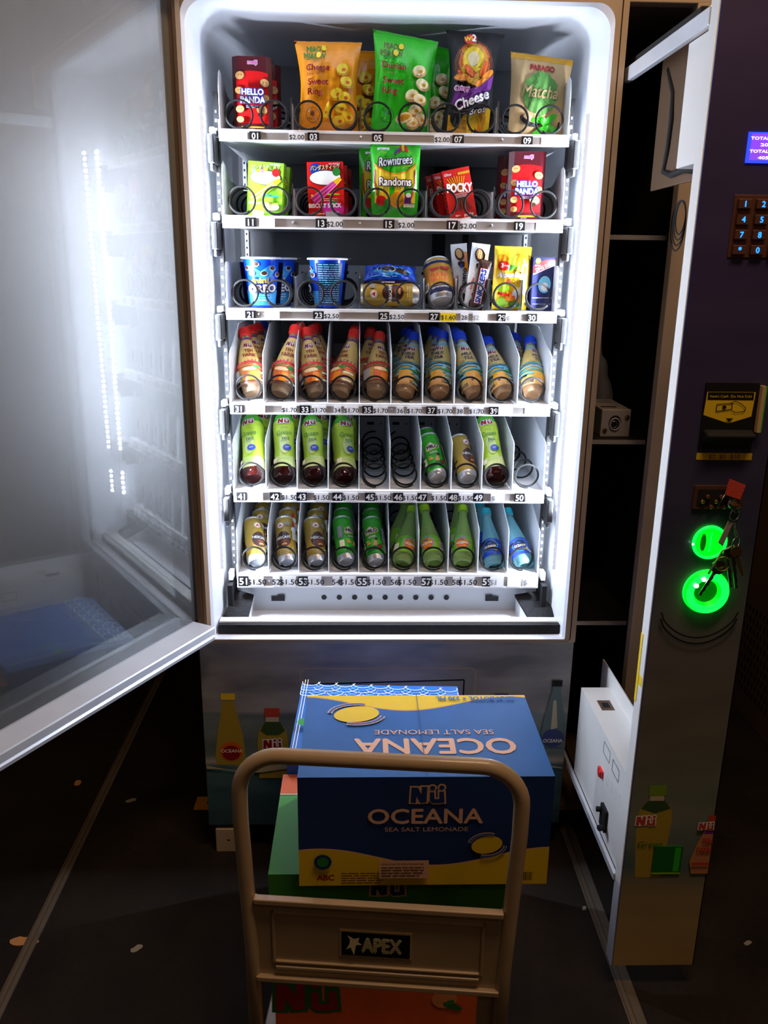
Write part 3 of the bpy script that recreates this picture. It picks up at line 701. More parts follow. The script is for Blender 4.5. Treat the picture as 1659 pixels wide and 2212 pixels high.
def deco_miaow(g):
    def f(D):
        if g: D.poly([(-.045, .165), (.0, .165), (.0, .128), (-.05, .128)], 'baggreen')
        c1 = 'dgreen' if g else 'leafgreen'
        D.text('MIAOW', -.022, .157, .0105, c1, .03, width=.040, out='yellow', ow=.02); D.text('MIAOW', -.026, .144, .0105, c1, .03, width=.044, out='yellow', ow=.02); D.ell(-.008, .158, .005, .0055, 'yellow'); D.ell(-.018, .145, .005, .0055, 'yellow')
        D.small(-.024, .136, .04, 1, .003, .0015, 'dgreen')
        w1, w2 = ('Durian', 'Sweet') if g else ('Cheese', 'Sweet')
        D.text(w1, -.020, .122, .011, 'darkred', .045, width=.046); D.text('flavoured', -.030, .110, .0055, 'darkred', .0, width=.024)
        D.text(w2, -.020, .096, .0115, 'darkred', .045, width=.040); D.text('Ring', -.026, .078, .0115, 'darkred', .045, width=.028)
        for x, y, q in ((.030, .118, .3), (.038, .095, -.2), (.018, .072, .4), (.034, .066, 0), (.026, .045, .2), (.040, .030, -.4), (.022, .022, .1)):
            D.ell(x, y, .014, .011, 'gold' if not g else 'tan', q); D.ell(x-.001, y+.002, .012, .009, 'yellow' if not g else 'cream', q); D.ell(x+.002, y, .004, .003, 'dorange' if not g else 'gold', q)
        if not g: D.poly([(-.012, .028), (.010, .028), (.002, .058), (-.004, .050)], 'yellow'); D.ell(-.004, .038, .002, .002, 'dorange'); D.ell(.003, .031, .002, .002, 'dorange')
        else: D.ell(.004, .030, .017, .009, 'cream', .35); D.ell(.004, .030, .013, .005, 'gold', .35)
        for k in range(22): a = 2*math.pi*k/22; D.rect(-.030+.0135*math.cos(a), .032+.0135*math.sin(a), .004, .0012, 'dgreen' if g else 'brown', a+1.57)
        D.text('Baked', -.030, .039, .005, 'dgreen' if g else 'brown', .02); D.text('Not Fried', -.030, .025, .0045, 'dgreen' if g else 'brown', .02, width=.020); D.ell(-.030, .033, .005, .004, 'dgreen' if g else 'brown')
    return f
def deco_wise(D):
    D.ell(.0, .142, .041, .046, 'brown'); D.ell(-.001, .144, .036, .040, 'dorange'); D.ell(-.001, .147, .030, .034, 'gold'); D.ell(-.002, .149, .022, .026, 'yellow'); D.ell(-.002, .151, .012, .014, 'cream')
    D.poly([(-.045, .0), (.045, .0), (.045, .06), (.0, .055), (-.045, .035)], 'yellow'); D.poly([(-.045, .0), (-.0, .0), (-.01, .045), (-.045, .04)], 'gold')
    for k in range(5): D.poly([(.012+.006*k, .002+.01*k), (.030, .010), (.034-.004*k, .052), (.016, .045)], ('gold', 'orange', 'yellow', 'dorange', 'gold')[k])
    D.poly([(-.043, .052), (-.010, .046), (-.030, .015), (-.040, .028)], 'black')
    for x, y, q, c in ((-.022, .112, .0, 'orange'), (-.006, .124, -.7, 'dorange'), (.012, .116, .9, 'gold'), (.022, .130, 1.2, 'dorange'), (.030, .118, .8, 'orange'), (.004, .104, -.2, 'gold'), (.020, .104, .4, 'orange')):
        D.ell(x, y, .018, .0075, 'brown', q); D.ell(x-.001, y+.001, .017, .0064, c, q)
    D.poly([(-.042, .058), (.0, .052), (.040, .096), (.043, .122), (.020, .098), (-.015, .088), (-.036, .084)], 'purple')
    D.ell(-.012, .186, .0135, .0095, 'redbag', .2); D.text('Wi', -.017, .186, .009, 'yellow', .05, .2); D.text('2', -.005, .188, .013, 'white', .05)
    D.text('Crispy', -.022, .091, .009, 'magenta', .04, .05, out='white', ow=.07, width=.030)
    D.poly([(-.040, .045), (.036, .075), (.034, .058), (-.02, .036)], 'black')
    D.text('Cheese', .0, .070, .019, 'white', .04, .42, width=.074, shear=.15, out='navy', ow=.04); D.text('Bros', .014, .050, .012, 'white', .0, .25, width=.034, shear=.3, out='navy', ow=.06)
    D.text('Net Wt.  60g', -.010, .014, .006, 'choc', .02, -.15, width=.038)
def deco_matcha(D):
    D.strip(lambda x: .163, lambda x: .176, -.069, .069, 20, 'gold')
    D.text('PARAGO', 0, .148, .011, 'darkred', .06, width=.056, out='peach', ow=.04)
    rnd = random.Random(4)
    D.poly([(.0+.041*rnd.uniform(.92, 1.06)*math.cos(a), .094+.046*rnd.uniform(.92, 1.06)*math.sin(a)) for a in np.linspace(0, 6.283, 40)[:-1]], 'matcha')
    D.l += .0012; D.text('Matcha', .0, .098, .026, 'kraft', .02, .0, width=.082, shear=.25)
    D.ell(-.020, .036, .025, .011, 'black', -.3); D.ell(-.017, .040, .020, .007, 'kraft', -.3)
    for x, y, q in ((.0, .038, .1), (.018, .030, -.5), (.028, .042, .6), (.014, .018, .2), (.034, .020, -.3), (.004, .012, .4)): D.ell(x, y, .017, .007, 'green', q); D.line([(x-.014*math.cos(q), y-.014*math.sin(q)), (x+.014*math.cos(q), y+.014*math.sin(q))], .0008, 'lgreen')
def deco_stick(c):
    def f(D):
        top = 'lgreen' if c == 'g' else 'redbag'
        D.text('HO PANDA', .022, .1155, .0035, 'white', .02)
        if c == 'r': D.ell(-.022, .105, .013, .0125, 'blue')
        D.text('パンダスティック', .0, .108, .0085, 'cream', .02, .05, width=.066, out='brown', ow=.03)
        D.ell(0, .086, .037, .0165, 'black'); D.ell(0, .086, .0355, .0152, 'white')
        if c == 'g': D.ell(.024, .098, .009, .009, 'red')
        else: D.ell(.026, .098, .009, .009, 'leafgreen')
        for k in range(5):
            o = .0032*(k-2); a = ('lime', 'cream') if c == 'g' else ('pink', 'magenta')
            D.line([(-.029+o, .036-o), (.022+o*.6, .074-o*.6)], .0030, a[k % 2]); D.line([(.022+o*.6, .074-o*.6), (.035+o*.3, .084-o*.3)], .0030, 'gold' if k % 2 else 'yellow')
        if c == 'g':
            D.ell(.018, .023, .020, .010, 'choc'); D.ell(.018, .023, .0188, .0088, 'cream'); D.rect(.018, .0305, .034, .003, 'lime'); D.text('BISCUIT STICK', -.008, .029, .005, 'cream', .03, width=.055)
            D.rect(.018, .047, .032, .004, 'teal'); D.rect(-.012, .006, .026, .012, 'white')
            for x, y, m in ((-.026, .098, 'skyblue'), (-.006, .099, 'pink'), (.002, .104, 'yellow'), (-.016, .099, 'lime')): D.ell(x, y, .0045, .0045, m)
        else:
            D.ell(.016, .018, .025, .018, 'magenta'); D.poly([(.010, .036), (.030, .036), (.022, .030), (.018, .028)], 'leafgreen'); D.rect(.014, .007, .030, .012, 'grey')
            D.text('BISCUIT STICK', -.002, .026, .0085, 'white', .05, width=.074); D.text('Strawberry', -.018, .009, .004, 'cream', .02, width=.028)
            D.rect(.018, .050, .028, .003, 'lime'); D.small(.012, .040, .034, 2, .004, .001, 'cream')
        D.ell(-.031, .048, .0025, .0025, 'yellow')
    return f
def deco_row(D):
    D.ell(0, .122, .044, .034, 'lgreen'); D.ell(0, .124, .041, .030, 'baggreen')
    D.strip(lambda x: .034+.0*x, lambda x: .094+9*x*x, -.046, .046, 20, 'yellow'); D.strip(lambda x: .094+9*x*x, lambda x: .0975+9.5*x*x, -.048, .048, 20, 'orange')
    for s_ in (-1, 1): D.line([(s_*.047, .105), (s_*.046, .075), (s_*.040, .052), (s_*.034, .040)], .003, 'redbag')
    for x, y, q, m in ((.010, .148, 1.2, 'red'), (.017, .152, 1.6, 'yellow'), (.024, .149, 2.0, 'red'), (.004, .144, .8, 'purple')): D.ell(x, y, .0085, .0035, m, q)
    D.text('Rowntrees', .0, .124, .019, 'white', .02, .10, width=.075, shear=.2, out='choc', ow=.07); D.text('SINCE 1881', .010, .108, .003, 'lime')
    D.text('Randoms', .0, .079, .017, 'white', .03, width=.072, out='choc', ow=.08)
    D.ell(-.032, .038, .012, .011, 'redbag'); D.poly([(-.024, .040), (-.006, .046), (-.008, .018), (-.024, .022)], 'leafgreen'); D.ell(.004, .040, .016, .017, 'orange'); D.ell(.004, .041, .013, .012, 'gold'); D.poly([(.020, .030), (.038, .030), (.034, .054), (.022, .052)], 'purple')
    D.ell(.030, .050, .006, .005, 'white')
    for k in range(4): D.rect(.022+.0065*k, .028, .0055, .007, 'ivory'); D.small(.022+.0065*k, .0295, .004, 2, .002, .0008, 'black', k)
    D.small(.032, .022, .026, 3, .0028, .0009, 'dgreen'); D.rect(-.028, .147, .026, .005, 'white'); D.small(-.028, .146, .022, 2, .002, .0008, 'dgreen')
def deco_pocky(D):
    D.text('Glico', -.022, .108, .006, 'white', .02, shear=.2); D.rect(.018, .106, .030, .006, 'gold')
    for k in range(8): D.line([(-.006+.0016*k, .066), (-.026+.0062*k, .102-abs(k-3)*.001)], .0026, 'gold' if k % 2 else 'orange')
    for k in range(9): D.line([(-.006+.0016*k, .056), (-.024+.0058*k, .022)], .0026, 'choc' if k % 2 else 'brown')
    D.text('POCKY', .0, .074, .019, 'white', .05, -.12, width=.062, out='redbag', ow=.01); D.text('CHOCOLATE FLAVOUR', .004, .060, .0035, 'white', .0, width=.040); D.small(.004, .055, .034, 2, .003, .001, 'white')
    D.text('pocky', .012, .011, .007, 'white', .03); D.rect(.0, .002, .062, .004, 'white'); D.text('Glico', -.016, .012, .004, 'white')
def deco_kinder(D):
    D.rect(0, .056, .044, .060, 'white'); D.ell(.0, .115, .011, .015, 'choc', .3); D.ell(-.001, .117, .007, .011, 'tan', .3); D.ell(.004, .092, .010, .007, 'choc', -.4); D.rect(.015, .105, .008, .03, 'peach'); D.ell(.017, .085, .007, .012, 'orange')
    D.text('kinder', -.010, .056, .006, 'red', .03, 1.4, width=.026); D.text('bueno', .006, .060, .012, 'choc', .04, 1.4, width=.045); D.rect(.003, .088, .005, .010, 'blue'); D.ell(-.004, .032, .004, .004, 'redbag'); D.text('2', -.004, .032, .005, 'white'); D.ell(.0, .012, .011, .013, 'choc')
def deco_snick(D):
    D.rect(.0, .058, .020, .086, 'redbag'); D.rect(.0, .058, .017, .084, 'white'); D.text('SNICKERS', .0, .058, .0125, 'blue', .06, 1.571, width=.080, shear=.15)
def deco_alp(D):
    for x, y, rx, ry, m in ((-.004, .098, .020, .015, 'lime'), (.018, .108, .016, .013, 'gold'), (-.022, .104, .012, .014, 'orange'), (.020, .084, .012, .014, 'gold')): D.ell(x, y, rx, ry, m)
    D.ell(-.004, .090, .009, .003, 'leafgreen', .6); D.ell(-.020, .094, .013, .010, 'redbag'); D.text('3', -.024, .095, .009, 'white', .06); D.text('TYPES', -.014, .094, .003, 'white', .04)
    D.text('Alpenliebe', .0, .076, .011, 'white', .04, .02, width=.066, shear=.2, out='kraft', ow=.05); D.ell(-.010, .062, .006, .006, 'dorange'); D.text('2CHEW', .009, .062, .008, 'brown', .0, width=.030)
    for x, y, m in ((-.018, .045, 'lime'), (-.018, .016, 'lime'), (.022, .024, 'gold'), (-.004, .030, 'orange')): D.ell(x, y, .013, .011, m)
    D.poly([(.000, .030), (.014, .022), (.018, .036), (.010, .050), (.001, .040)], 'white'); D.poly([(.014, .038), (.028, .036), (.024, .050), (.014, .050)], 'ivory'); D.rect(.004, .028, .008, .006, 'dorange'); D.ell(.008, .012, .012, .006, 'leafgreen'); D.rect(-.018, .034, .026, .006, 'redbag', -.15)
def deco_ding(D):
    D.poly([(-.024, .078), (.024, .098), (.024, .108), (.0, .106), (-.024, .094)], 'red'); D.line([(-.024, .076), (.024, .096)], .0022, 'white'); D.text('DING DANG', .001, .093, .007, 'white', .03, .38, width=.042)
    D.ell(-.015, .104, .006, .006, 'yellow'); D.ell(-.015, .104, .003, .003, 'white'); D.text('KINGS', -.015, .0945, .003, 'white', .03)
    D.ell(.002, .055, .014, .018, 'skyblue'); D.ell(.002, .050, .008, .009, 'white'); D.strip(lambda x: .026, lambda x: .028, -.024, .024, 2, 'grey'); D.rect(0, .014, .046, .001, 'grey')

# placement helpers for upright goods: pixel extents on the plane Y turned into real size
def place(build, name, cat, label, row, cx_px, base_px, Y, rot=0.0, roll=0.0, lean=0.0, group=None, parts=()):
    p = atY(cx_px, base_px, Y)
    return None
def put(o, x, y, z, rz=0.0, ry=0.0, rx=0.0, s=1.0):
    o.matrix_world = Matrix.Translation((x, y, z)) @ Matrix.Rotation(ry, 4, 'Y') @ Matrix.Rotation(rx, 4, 'X') @ Matrix.Rotation(rz, 4, 'Z') @ Matrix.Scale(s, 4)
    return o
def another(o, dx, dy, label, dz=0.0, rz=0.0):
    c = copy_tree(o); c['label'] = label; c.matrix_world = Matrix.Translation((dx, dy, dz)) @ o.matrix_world @ Matrix.Rotation(rz, 4, 'Z'); return c
def width_at(px0, px1, py, Y): return atY(px1, py, Y)[0]-atY(px0, py, Y)[0]
YF = .190
def upright(b, name, label, cat, r, px, py, H_px_top, hloc, Y=YF, rz=0, ry=0, rx=0, group=None):
    """stand goods on tray r, centred under pixel column px; scaled so its height matches the photographed height"""
    base = atY(px, py, Y); top = atY(px, H_px_top, Y)
    s = (top[2]-ZT[r])/hloc
    o = b.build(name); put(o, base[0], Y, ZT[r]+.0005, rz, ry, rx, s); tag(o, label, cat, group); return o

# --- top tray
hp = upright(carton(.085, .050, .15, 'maroon', deco_hp, cham=.012), 'biscuit_box', 'red eight-sided biscuit box at left end of the top tray, front one', 'biscuit box', 0, 549, 280, 128, .15, rz=.06, group='red eight-sided biscuit boxes')
another(hp, .012, .073, 'red eight-sided biscuit box hidden behind the front one, left end of top tray')
ob = upright(bag(.122, .172, .045, 'bagorange', 'bagorange', deco_miaow(False), 1.12, .92, 1.02, .010, slant=-.0, seed=2), 'snack_bag', 'orange cheese ring snack bag on the top tray above number 03', 'snack bag', 0, 710, 285, 92, .172, group='ring snack bags')
another(ob, .048, .073, 'orange snack bag standing behind the front orange bag on the top tray')
gb = upright(bag(.118, .182, .045, 'baggreen', 'baggreen', deco_miaow(True), 1.10, .95, 1.02, .008, slant=-.06, seed=5), 'snack_bag', 'green durian ring snack bag on the top tray above number 05', 'snack bag', 0, 864, 287, 78, .182, ry=.045, group='ring snack bags')
another(gb, .055, .073, 'green snack bag half hidden between the green and the black bags, top tray')
upright(bag(.112, .205, .042, 'black', 'black', deco_wise, 1.12, .85, 1.02, .014, seed=8), 'snack_bag', 'black and yellow cheese snack bag, tallest bag on the top tray', 'snack bag', 0, 1008, 287, 70, .205, ry=.055)
upright(bag(.136, .176, .045, 'kraft', 'gold', deco_matcha, 1.08, .98, .96, .013, slant=-.04, seed=11), 'snack_bag', 'brown paper bag with green matcha print at right end of top tray', 'snack bag', 0, 1156, 292, 122, .176, ry=.03)
# --- second tray
def stick_side(m):
    return lambda D: (D.rect(0, .06, .030, .10, m), D.small(0, .09, .022, 6, .008, .002, 'choc'))
gs = upright(carton(.083, .034, .12, 'lgreen', deco_stick('g'), side='lgreen', deco_side=stick_side('lime')), 'biscuit_stick_box', 'lime green biscuit stick box above number 11 on the second tray', 'biscuit box', 1, 573, 466, 352, .12, rz=-.08, ry=.07, group='biscuit stick boxes')
another(gs, .008, .073, 'second lime green biscuit stick box standing behind the front lime one')
rs = upright(carton(.083, .034, .12, 'redbag', deco_stick('r'), side='darkred', deco_side=stick_side('redbag')), 'biscuit_stick_box', 'red strawberry biscuit stick box above number 13, front one of its row', 'biscuit box', 1, 707, 468, 352, .12, rz=-.05, ry=-.03, group='biscuit stick boxes')
another(rs, .008, .073, 'red strawberry biscuit stick box second from the front above number 13'); another(rs, .016, .146, 'red strawberry biscuit stick box third from the front above number 13')
rb = upright(bag(.114, .158, .036, 'baggreen', 'baggreen', deco_row, 1.0, .97, .92, .010, seed=13, wr=.0015), 'sweet_bag', 'green and yellow fruit sweets pouch above number 15 on the second tray', 'sweet bag', 1, 852, 472, 314, .158, group='green sweet pouches')
another(rb, -.026, .073, 'green sweets pouch leaning behind the front pouch above number 15', dz=-.0)
pk = upright(carton(.068, .022, .118, 'redbag', deco_pocky, side='redbag', deco_side=lambda D: D.small(0, .10, .014, 10, .009, .003, 'choc')), 'biscuit_stick_box', 'red chocolate stick box tilted left above number 17, front one', 'biscuit box', 1, 1000, 470, 364, .118, rz=.18, ry=-.22, group='red chocolate stick boxes')
another(pk, -.016, .060, 'red chocolate stick box second from the front above number 17'); another(pk, -.028, .12, 'red chocolate stick box third from the front above number 17')
h2 = copy_tree(hp); put(h2, atY(1131, 470, YF)[0], YF, ZT[1]+.0005, -.10, .0, 0, hp.matrix_world.to_scale()[0]*.97); h2['label'] = 'red eight-sided biscuit box above number 19 on the second tray'
h3 = copy_tree(h2); h3['label'] = 'red eight-sided biscuit box behind the one above number 19'; h3.matrix_world = Matrix.Translation((-.012, .073, 0)) @ h2.matrix_world
# --- third tray
CUPP = [(.026, 0), (.0275, .004), (.0375, .094), (.0375, .097)]
def cup_body(rot):
    b = MB(); b.lathe(CUPP, 36, ['oreoblue', 'oreoblue', 'oreoblue']); D = Dec(b, cyl(prof_r(CUPP), .032), .0004, True); k = rot
    D.strip(lambda x: .004, lambda x: .034, k-.045, k+.045, 20, 'cyan')
    D.poly([(k-.012, .062), (k-.034, .080), (k-.022, .084), (k-.006, .066), (k+.004, .066), (k+.014, .084), (k+.030, .076), (k+.012, .054)], 'cyan')
    for x, y in ((-.030, .078), (-.010, .086), (.020, .078), (-.018, .068), (.004, .068), (.030, .066)): D.ell(k+x, y, .006, .005, 'white'); D.ell(k+x, y+.0005, .005, .0042, 'choc')
    D.text('mini', k-.003, .054, .010, 'gold', .04, .05, out='white', ow=.03, width=.028); D.text('OREO', k, .038, .0145, 'white', .05, .06, out='navy', ow=.10, width=.048)
    D.small(k-.002, .024, .03, 3, .005, .0015, 'white', 2)
    for s_ in (-1, 1): D.poly([(k+s_*.062-.018, .006), (k+s_*.062+.018, .006), (k+s_*.062+.020, .090), (k+s_*.062-.020, .090)], 'navy'); D.small(k+s_*.062, .086, .034, 18, .0044, .0016, 'skyblue', 5)
    return b
def make_cup(label, rot):
    t = empty('biscuit_cup', (0, 0, 0), label, 'biscuit cup', 'blue biscuit cups')
    cup_body(rot).build('cup_body', t)
    b = MB(); b.lathe([(.0375, .096), (.0425, .0965), (.0428, .099), (.041, .1005), (.0001, .1015)], 36, ['white', 'white', 'silver', 'darkblue']); b.poly = None
    b.box(.036, .050, -.006, .006, .0985, .0998, 'silver'); b.build('foil_lid', t); return t
c1 = make_cup('blue mini biscuit cup above number 21 on the third tray', .004)
sc = (atY(566, 556, .195)[2]-ZT[2])/.10
put(c1, atY(567, 663, .195)[0], .195, ZT[2]+.0005, 0, 0, 0, sc); another(c1, .030, .078, 'blue biscuit cup with raised lid behind the one above number 21', dz=.0)
c2 = make_cup('blue biscuit cup turned to show its text side, above number 23', -.058)
put(c2, atY(708, 664, .195)[0], .195, ZT[2]+.0005, 0, 0, 0, sc)
# cans
CANP = [(.0001, .004), (.019, .004), (.0215, .0), (.0232, .0015), (.0258, .010), (.0262, .015), (.0262, .119), (.0235, .129), (.0240, .1325), (.0232, .134), (.0215, .131), (.0001, .131)]
def can_mesh(kind):
    b = MB(); body = {'coffee': 'canolive', 'choc': 'green', 'energy': 'gold'}[kind]
    m = ['silver', 'silver', 'silver', 'silver', 'silver', body, body, 'silver', 'silver', 'silver', 'silver']
    if kind != 'energy': m[6] = body
    b.lathe(CANP, 32, m); D = Dec(b, cyl(lambda v: .0262, .0262), .00025, True)
    if kind == 'coffee':
        D.ell(0, .060, .0235, .026, 'gold'); D.ell(0, .060, .0215, .0245, 'brandbrown'); D.ell(.006, .050, .013, .010, 'brown'); D.text('NESCAFÉ', .0, .066, .0072, 'white', .04, width=.039); D.text('Original', .002, .055, .004, 'dorange', .0, width=.013); D.ell(.0, .045, .004, .0028, 'tan', .5); D.ell(.006, .0455, .004, .0028, 'tan', -.4)
        D.ell(-.004, .103, .0085, .0085, 'white'); D.ell(-.004, .103, .0075, .0075, 'peach'); D.ell(-.004, .103, .0065, .0065, 'white'); D.poly([(-.009, .0995), (.001, .0995), (-.004, .107)], 'red')
        D.rect(.014, .106, .011, .011, 'grey'); D.poly([(.026, .098), (.034, .098), (.034, .112), (.029, .114)], 'redbag'); D.ell(.030, .088, .008, .009, 'white'); D.rect(.036, .068, .024, .022, 'ivory'); D.small(.036, .075, .020, 5, .004, .0012, 'grey'); D.small(.002, .026, .022, 3, .005, .0013, 'cream'); D.line([(.022, .02), (.022, .036)], .0008, 'ivory'); D.barcode(.050, .035, .012, .020)
        D.ell(.082, .060, .0215, .0245, 'brandbrown'); D.text('NESCAFÉ', .082, .066, .0072, 'white', .04, width=.039); D.ell(-.082, .060, .0215, .0245, 'brandbrown')
    elif kind == 'choc':
        D.poly([(-.019, .078), (-.014, .073), (.018, .080), (.021, .090), (.014, .095), (.006, .092), (-.002, .100), (-.008, .097), (-.016, .092)], 'yellow'); D.poly([(-.017, .080), (-.012, .076), (.017, .082), (.019, .089), (.013, .093), (.006, .090), (-.002, .098), (-.007, .095), (-.015, .090)], 'white')
        D.text('MILO', .001, .086, .0095, 'brown', .07, .06, width=.030); D.text('ORIGINAL', .0, .067, .005, 'ivory', .04, .1, width=.022)
        D.poly([(-.02, .02), (.022, .030), (.024, .046), (-.016, .030)], 'dgreen'); D.poly([(.0, .040), (.006, .058), (.012, .056), (.010, .038)], 'tan'); D.ell(-.010, .048, .006, .004, 'peach'); D.ell(.010, .058, .004, .004, 'choc'); D.ell(-.012, .054, .005, .003, 'lime'); D.ell(.018, .035, .005, .006, 'darkred')
        D.rect(-.030, .080, .012, .036, 'grey'); D.small(-.030, .095, .010, 8, .004, .0012, 'white'); D.rect(-.028, .044, .012, .020, 'ivory'); D.rect(.034, .07, .016, .05, 'grey'); D.barcode(.034, .03, .012, .02)
        D.poly([(.062, .073), (.100, .080), (.100, .092), (.080, .098), (.066, .092)], 'white'); D.text('MILO', .082, .085, .0095, 'brown', .07, width=.030)
    else:
        D.strip(lambda x: .108, lambda x: .119, -.07, .07, 30, 'navy'); D.strip(lambda x: .015, lambda x: .040, -.07, .07, 30, 'navy'); D.strip(lambda x: .036, lambda x: .0385, -.07, .07, 30, 'gold')
        for s_ in (-1, 1):
            D.ell(.004+s_*.011, .089, .008, .0045, 'red', s_*.3); D.ell(.004+s_*.004, .091, .003, .003, 'red'); D.line([(.004+s_*.016, .090), (.004+s_*.019, .095)], .0018, 'red'); D.line([(.004+s_*.013, .087), (.004+s_*.014, .081)], .002, 'red')
        D.text('RED', .002, .070, .011, 'red', .0, width=.028); D.text('BULL', .002, .055, .011, 'red', .0, width=.030)
        D.text('KRATING DAENG', 0, .114, .004, 'white', .02, width=.034); D.text('B3+VITAMINE B', .004, .0265, .0055, 'white', .02, width=.034); D.barcode(-.024, .038, .010, .02); D.small(-.022, .09, .014, 8, .004, .0012, 'darkred')
    return b
def reorient(o, base, axis, spin, s=1.0):
    z = np.array(axis, float); z /= np.linalg.norm(z); y = V3(0, 1, 0)-z*z[1]; y /= np.linalg.norm(y); x = np.cross(y, z)
    R_ = Matrix([[x[i], y[i], z[i], base[i]] for i in range(3)]+[[0, 0, 0, 1]])
    o.matrix_world = R_ @ Matrix.Rotation(spin, 4, 'Z') @ Matrix.Scale(s, 4); return o
def by_pixels(o, bpx, tpx, Y, L, spin, s=1.0):
    """base centre seen at bpx (on plane Y), top centre on the line of sight of tpx at distance L, leaning back"""
    L *= s; P0 = atY(bpx[0], bpx[1], Y); d = ray(*tpx); d = d/np.linalg.norm(d); oc = CP-P0; bq = oc@d; cq = oc@oc-L*L; disc = bq*bq-cq
    t = -bq+math.sqrt(max(disc, 0.0)); P1 = CP+d*t; ax = P1-P0; ax /= np.linalg.norm(ax)
    # clamp the lean to about 25-45 degrees from upright
    lean = math.degrees(math.atan2(ax[1], ax[2]))
    if lean < 26 or lean > 50:
        a = math.radians(min(max(lean, 26), 50)); h = math.hypot(ax[1], ax[2]); ax = V3(ax[0], h*math.sin(a), h*math.cos(a))
    reorient(o, P0, ax, spin, s); return P0, ax
# lying coffee can with a blue biscuit packet on top
PROTO = {}
def can(kind, label, name=None, group=None):
    if kind not in PROTO:
        o = can_mesh(kind).build('drink_can'); PROTO[kind] = o
    else: o = PROTO[kind].copy(); S.collection.objects.link(o)
    tag(o, label, 'drink can', {'coffee': 'gold coffee cans', 'choc': 'green malt drink cans'}.get(kind)); return o
c = can('coffee', 'gold coffee can lying on its side above number 25, third tray')
a0 = atY(786, 641, .185); s25 = .137/.134
zc = ZT[2]+.0262*1.05+.003
a1 = atY(908, 641, .165)
z = V3(a0[0]-a1[0], .012, 0); z /= np.linalg.norm(z); x_ = V3(0, 0, 1); y_ = np.cross(z, x_)
Rm = Matrix([[x_[i], y_[i], z[i], (a1[0], .188, zc)[i]] for i in range(3)]+[[0, 0, 0, 1]]); c.matrix_world = Rm @ Matrix.Rotation(math.radians(14), 4, 'Z') @ Matrix.Scale(1.02, 4)
def deco_opk(D):
    D.ell(.004, .022, .045, .012, 'cyan'); D.ell(-.010, .026, .022, .008, 'white'); D.ell(-.010, .026, .020, .007, 'choc'); D.ell(.026, .020, .018, .006, 'choc', -.2); D.line([(.004, .018), (.010, .026)], .002, 'white'); D.small(.0, .006, .09, 1, .004, .0015, 'skyblue')
b = bag(.118, .050, .034, 'oreoblue', 'darkblue', deco_opk, 1.0, .98, 1.05, .004, seed=17, wr=.0035); o = b.build('biscuit_packet')
p = atY(843, 614, .19); put(o, p[0], .190, ZT[2]+.058, 0, .03, -.75, 1.0); tag(o, 'shiny blue biscuit packet lying on top of the gold can, third tray', 'biscuit packet')
c = can('energy', 'yellow and blue energy drink can leaning above number 27, third tray')
by_pixels(c, (955, 655), (944, 580), .182, .095, -.1); c.matrix_world = c.matrix_world @ Matrix.Diagonal((1.25, 1.25, .82, 1))
# bars
def bar_pack(w, h, base, deco, label, px, py0, py1, Y, ry, name='chocolate_bar', group=None):
    b = bag(w, h, .014, base, base, deco, 1.0, .97, 1.0, .006, wr=.0006, seed=px); o = b.build(name)
    p = atY(px, py0, Y); t = atY(px, py1, Y); s = (t[2]-p[2])/h/max(.8, math.cos(ry)); put(o, p[0], Y, max(p[2], ZT[2]+.001), 0, ry, 0, s); tag(o, label, 'chocolate bar', group); return o
bar_pack(.040, .138, 'white', deco_kinder, 'white wrapped hazelnut chocolate bar, right one of two, above number 28', 1020, 668, 528, .185, .10, group='white wrapped chocolate bars')
bar_pack(.040, .138, 'white', deco_kinder, 'white wrapped hazelnut chocolate bar, left one partly behind the other', 998, 655, 528, .225, -.10, group='white wrapped chocolate bars')
bar_pack(.030, .110, 'choc', lambda D: (D.text('SNICKERS', 0, .055, .012, 'white', .05, 1.57, width=.08)), 'dark brown chocolate bar half hidden at left behind the white bars', 1003, 655, 575, .25, -.05)
bar_pack(.032, .120, 'choc', deco_snick, 'brown chocolate bar with blue lettering on white, in front above number 28', 1027, 672, 566, .166, .17)
upright(bag(.082, .134, .028, 'yellow', 'yellow', deco_alp, 1.0, .98, .95, .006, seed=21, wr=.0012), 'sweet_bag', 'yellow fruit chew sweets bag above number 29 on the third tray', 'sweet bag', 2, 1099, 668, 534, .134, Y=.182, ry=.02)
dg_ = upright(carton(.050, .030, .112, 'navy', deco_ding, side='navy'), 'chocolate_box', 'dark blue chocolate ball box above number 30 on the third tray', 'chocolate box', 2, 1166, 664, 556, .112, Y=.185, rz=.08, group='dark blue chocolate boxes')
another(dg_, -.010, .06, 'second dark blue chocolate box behind the one above number 30')

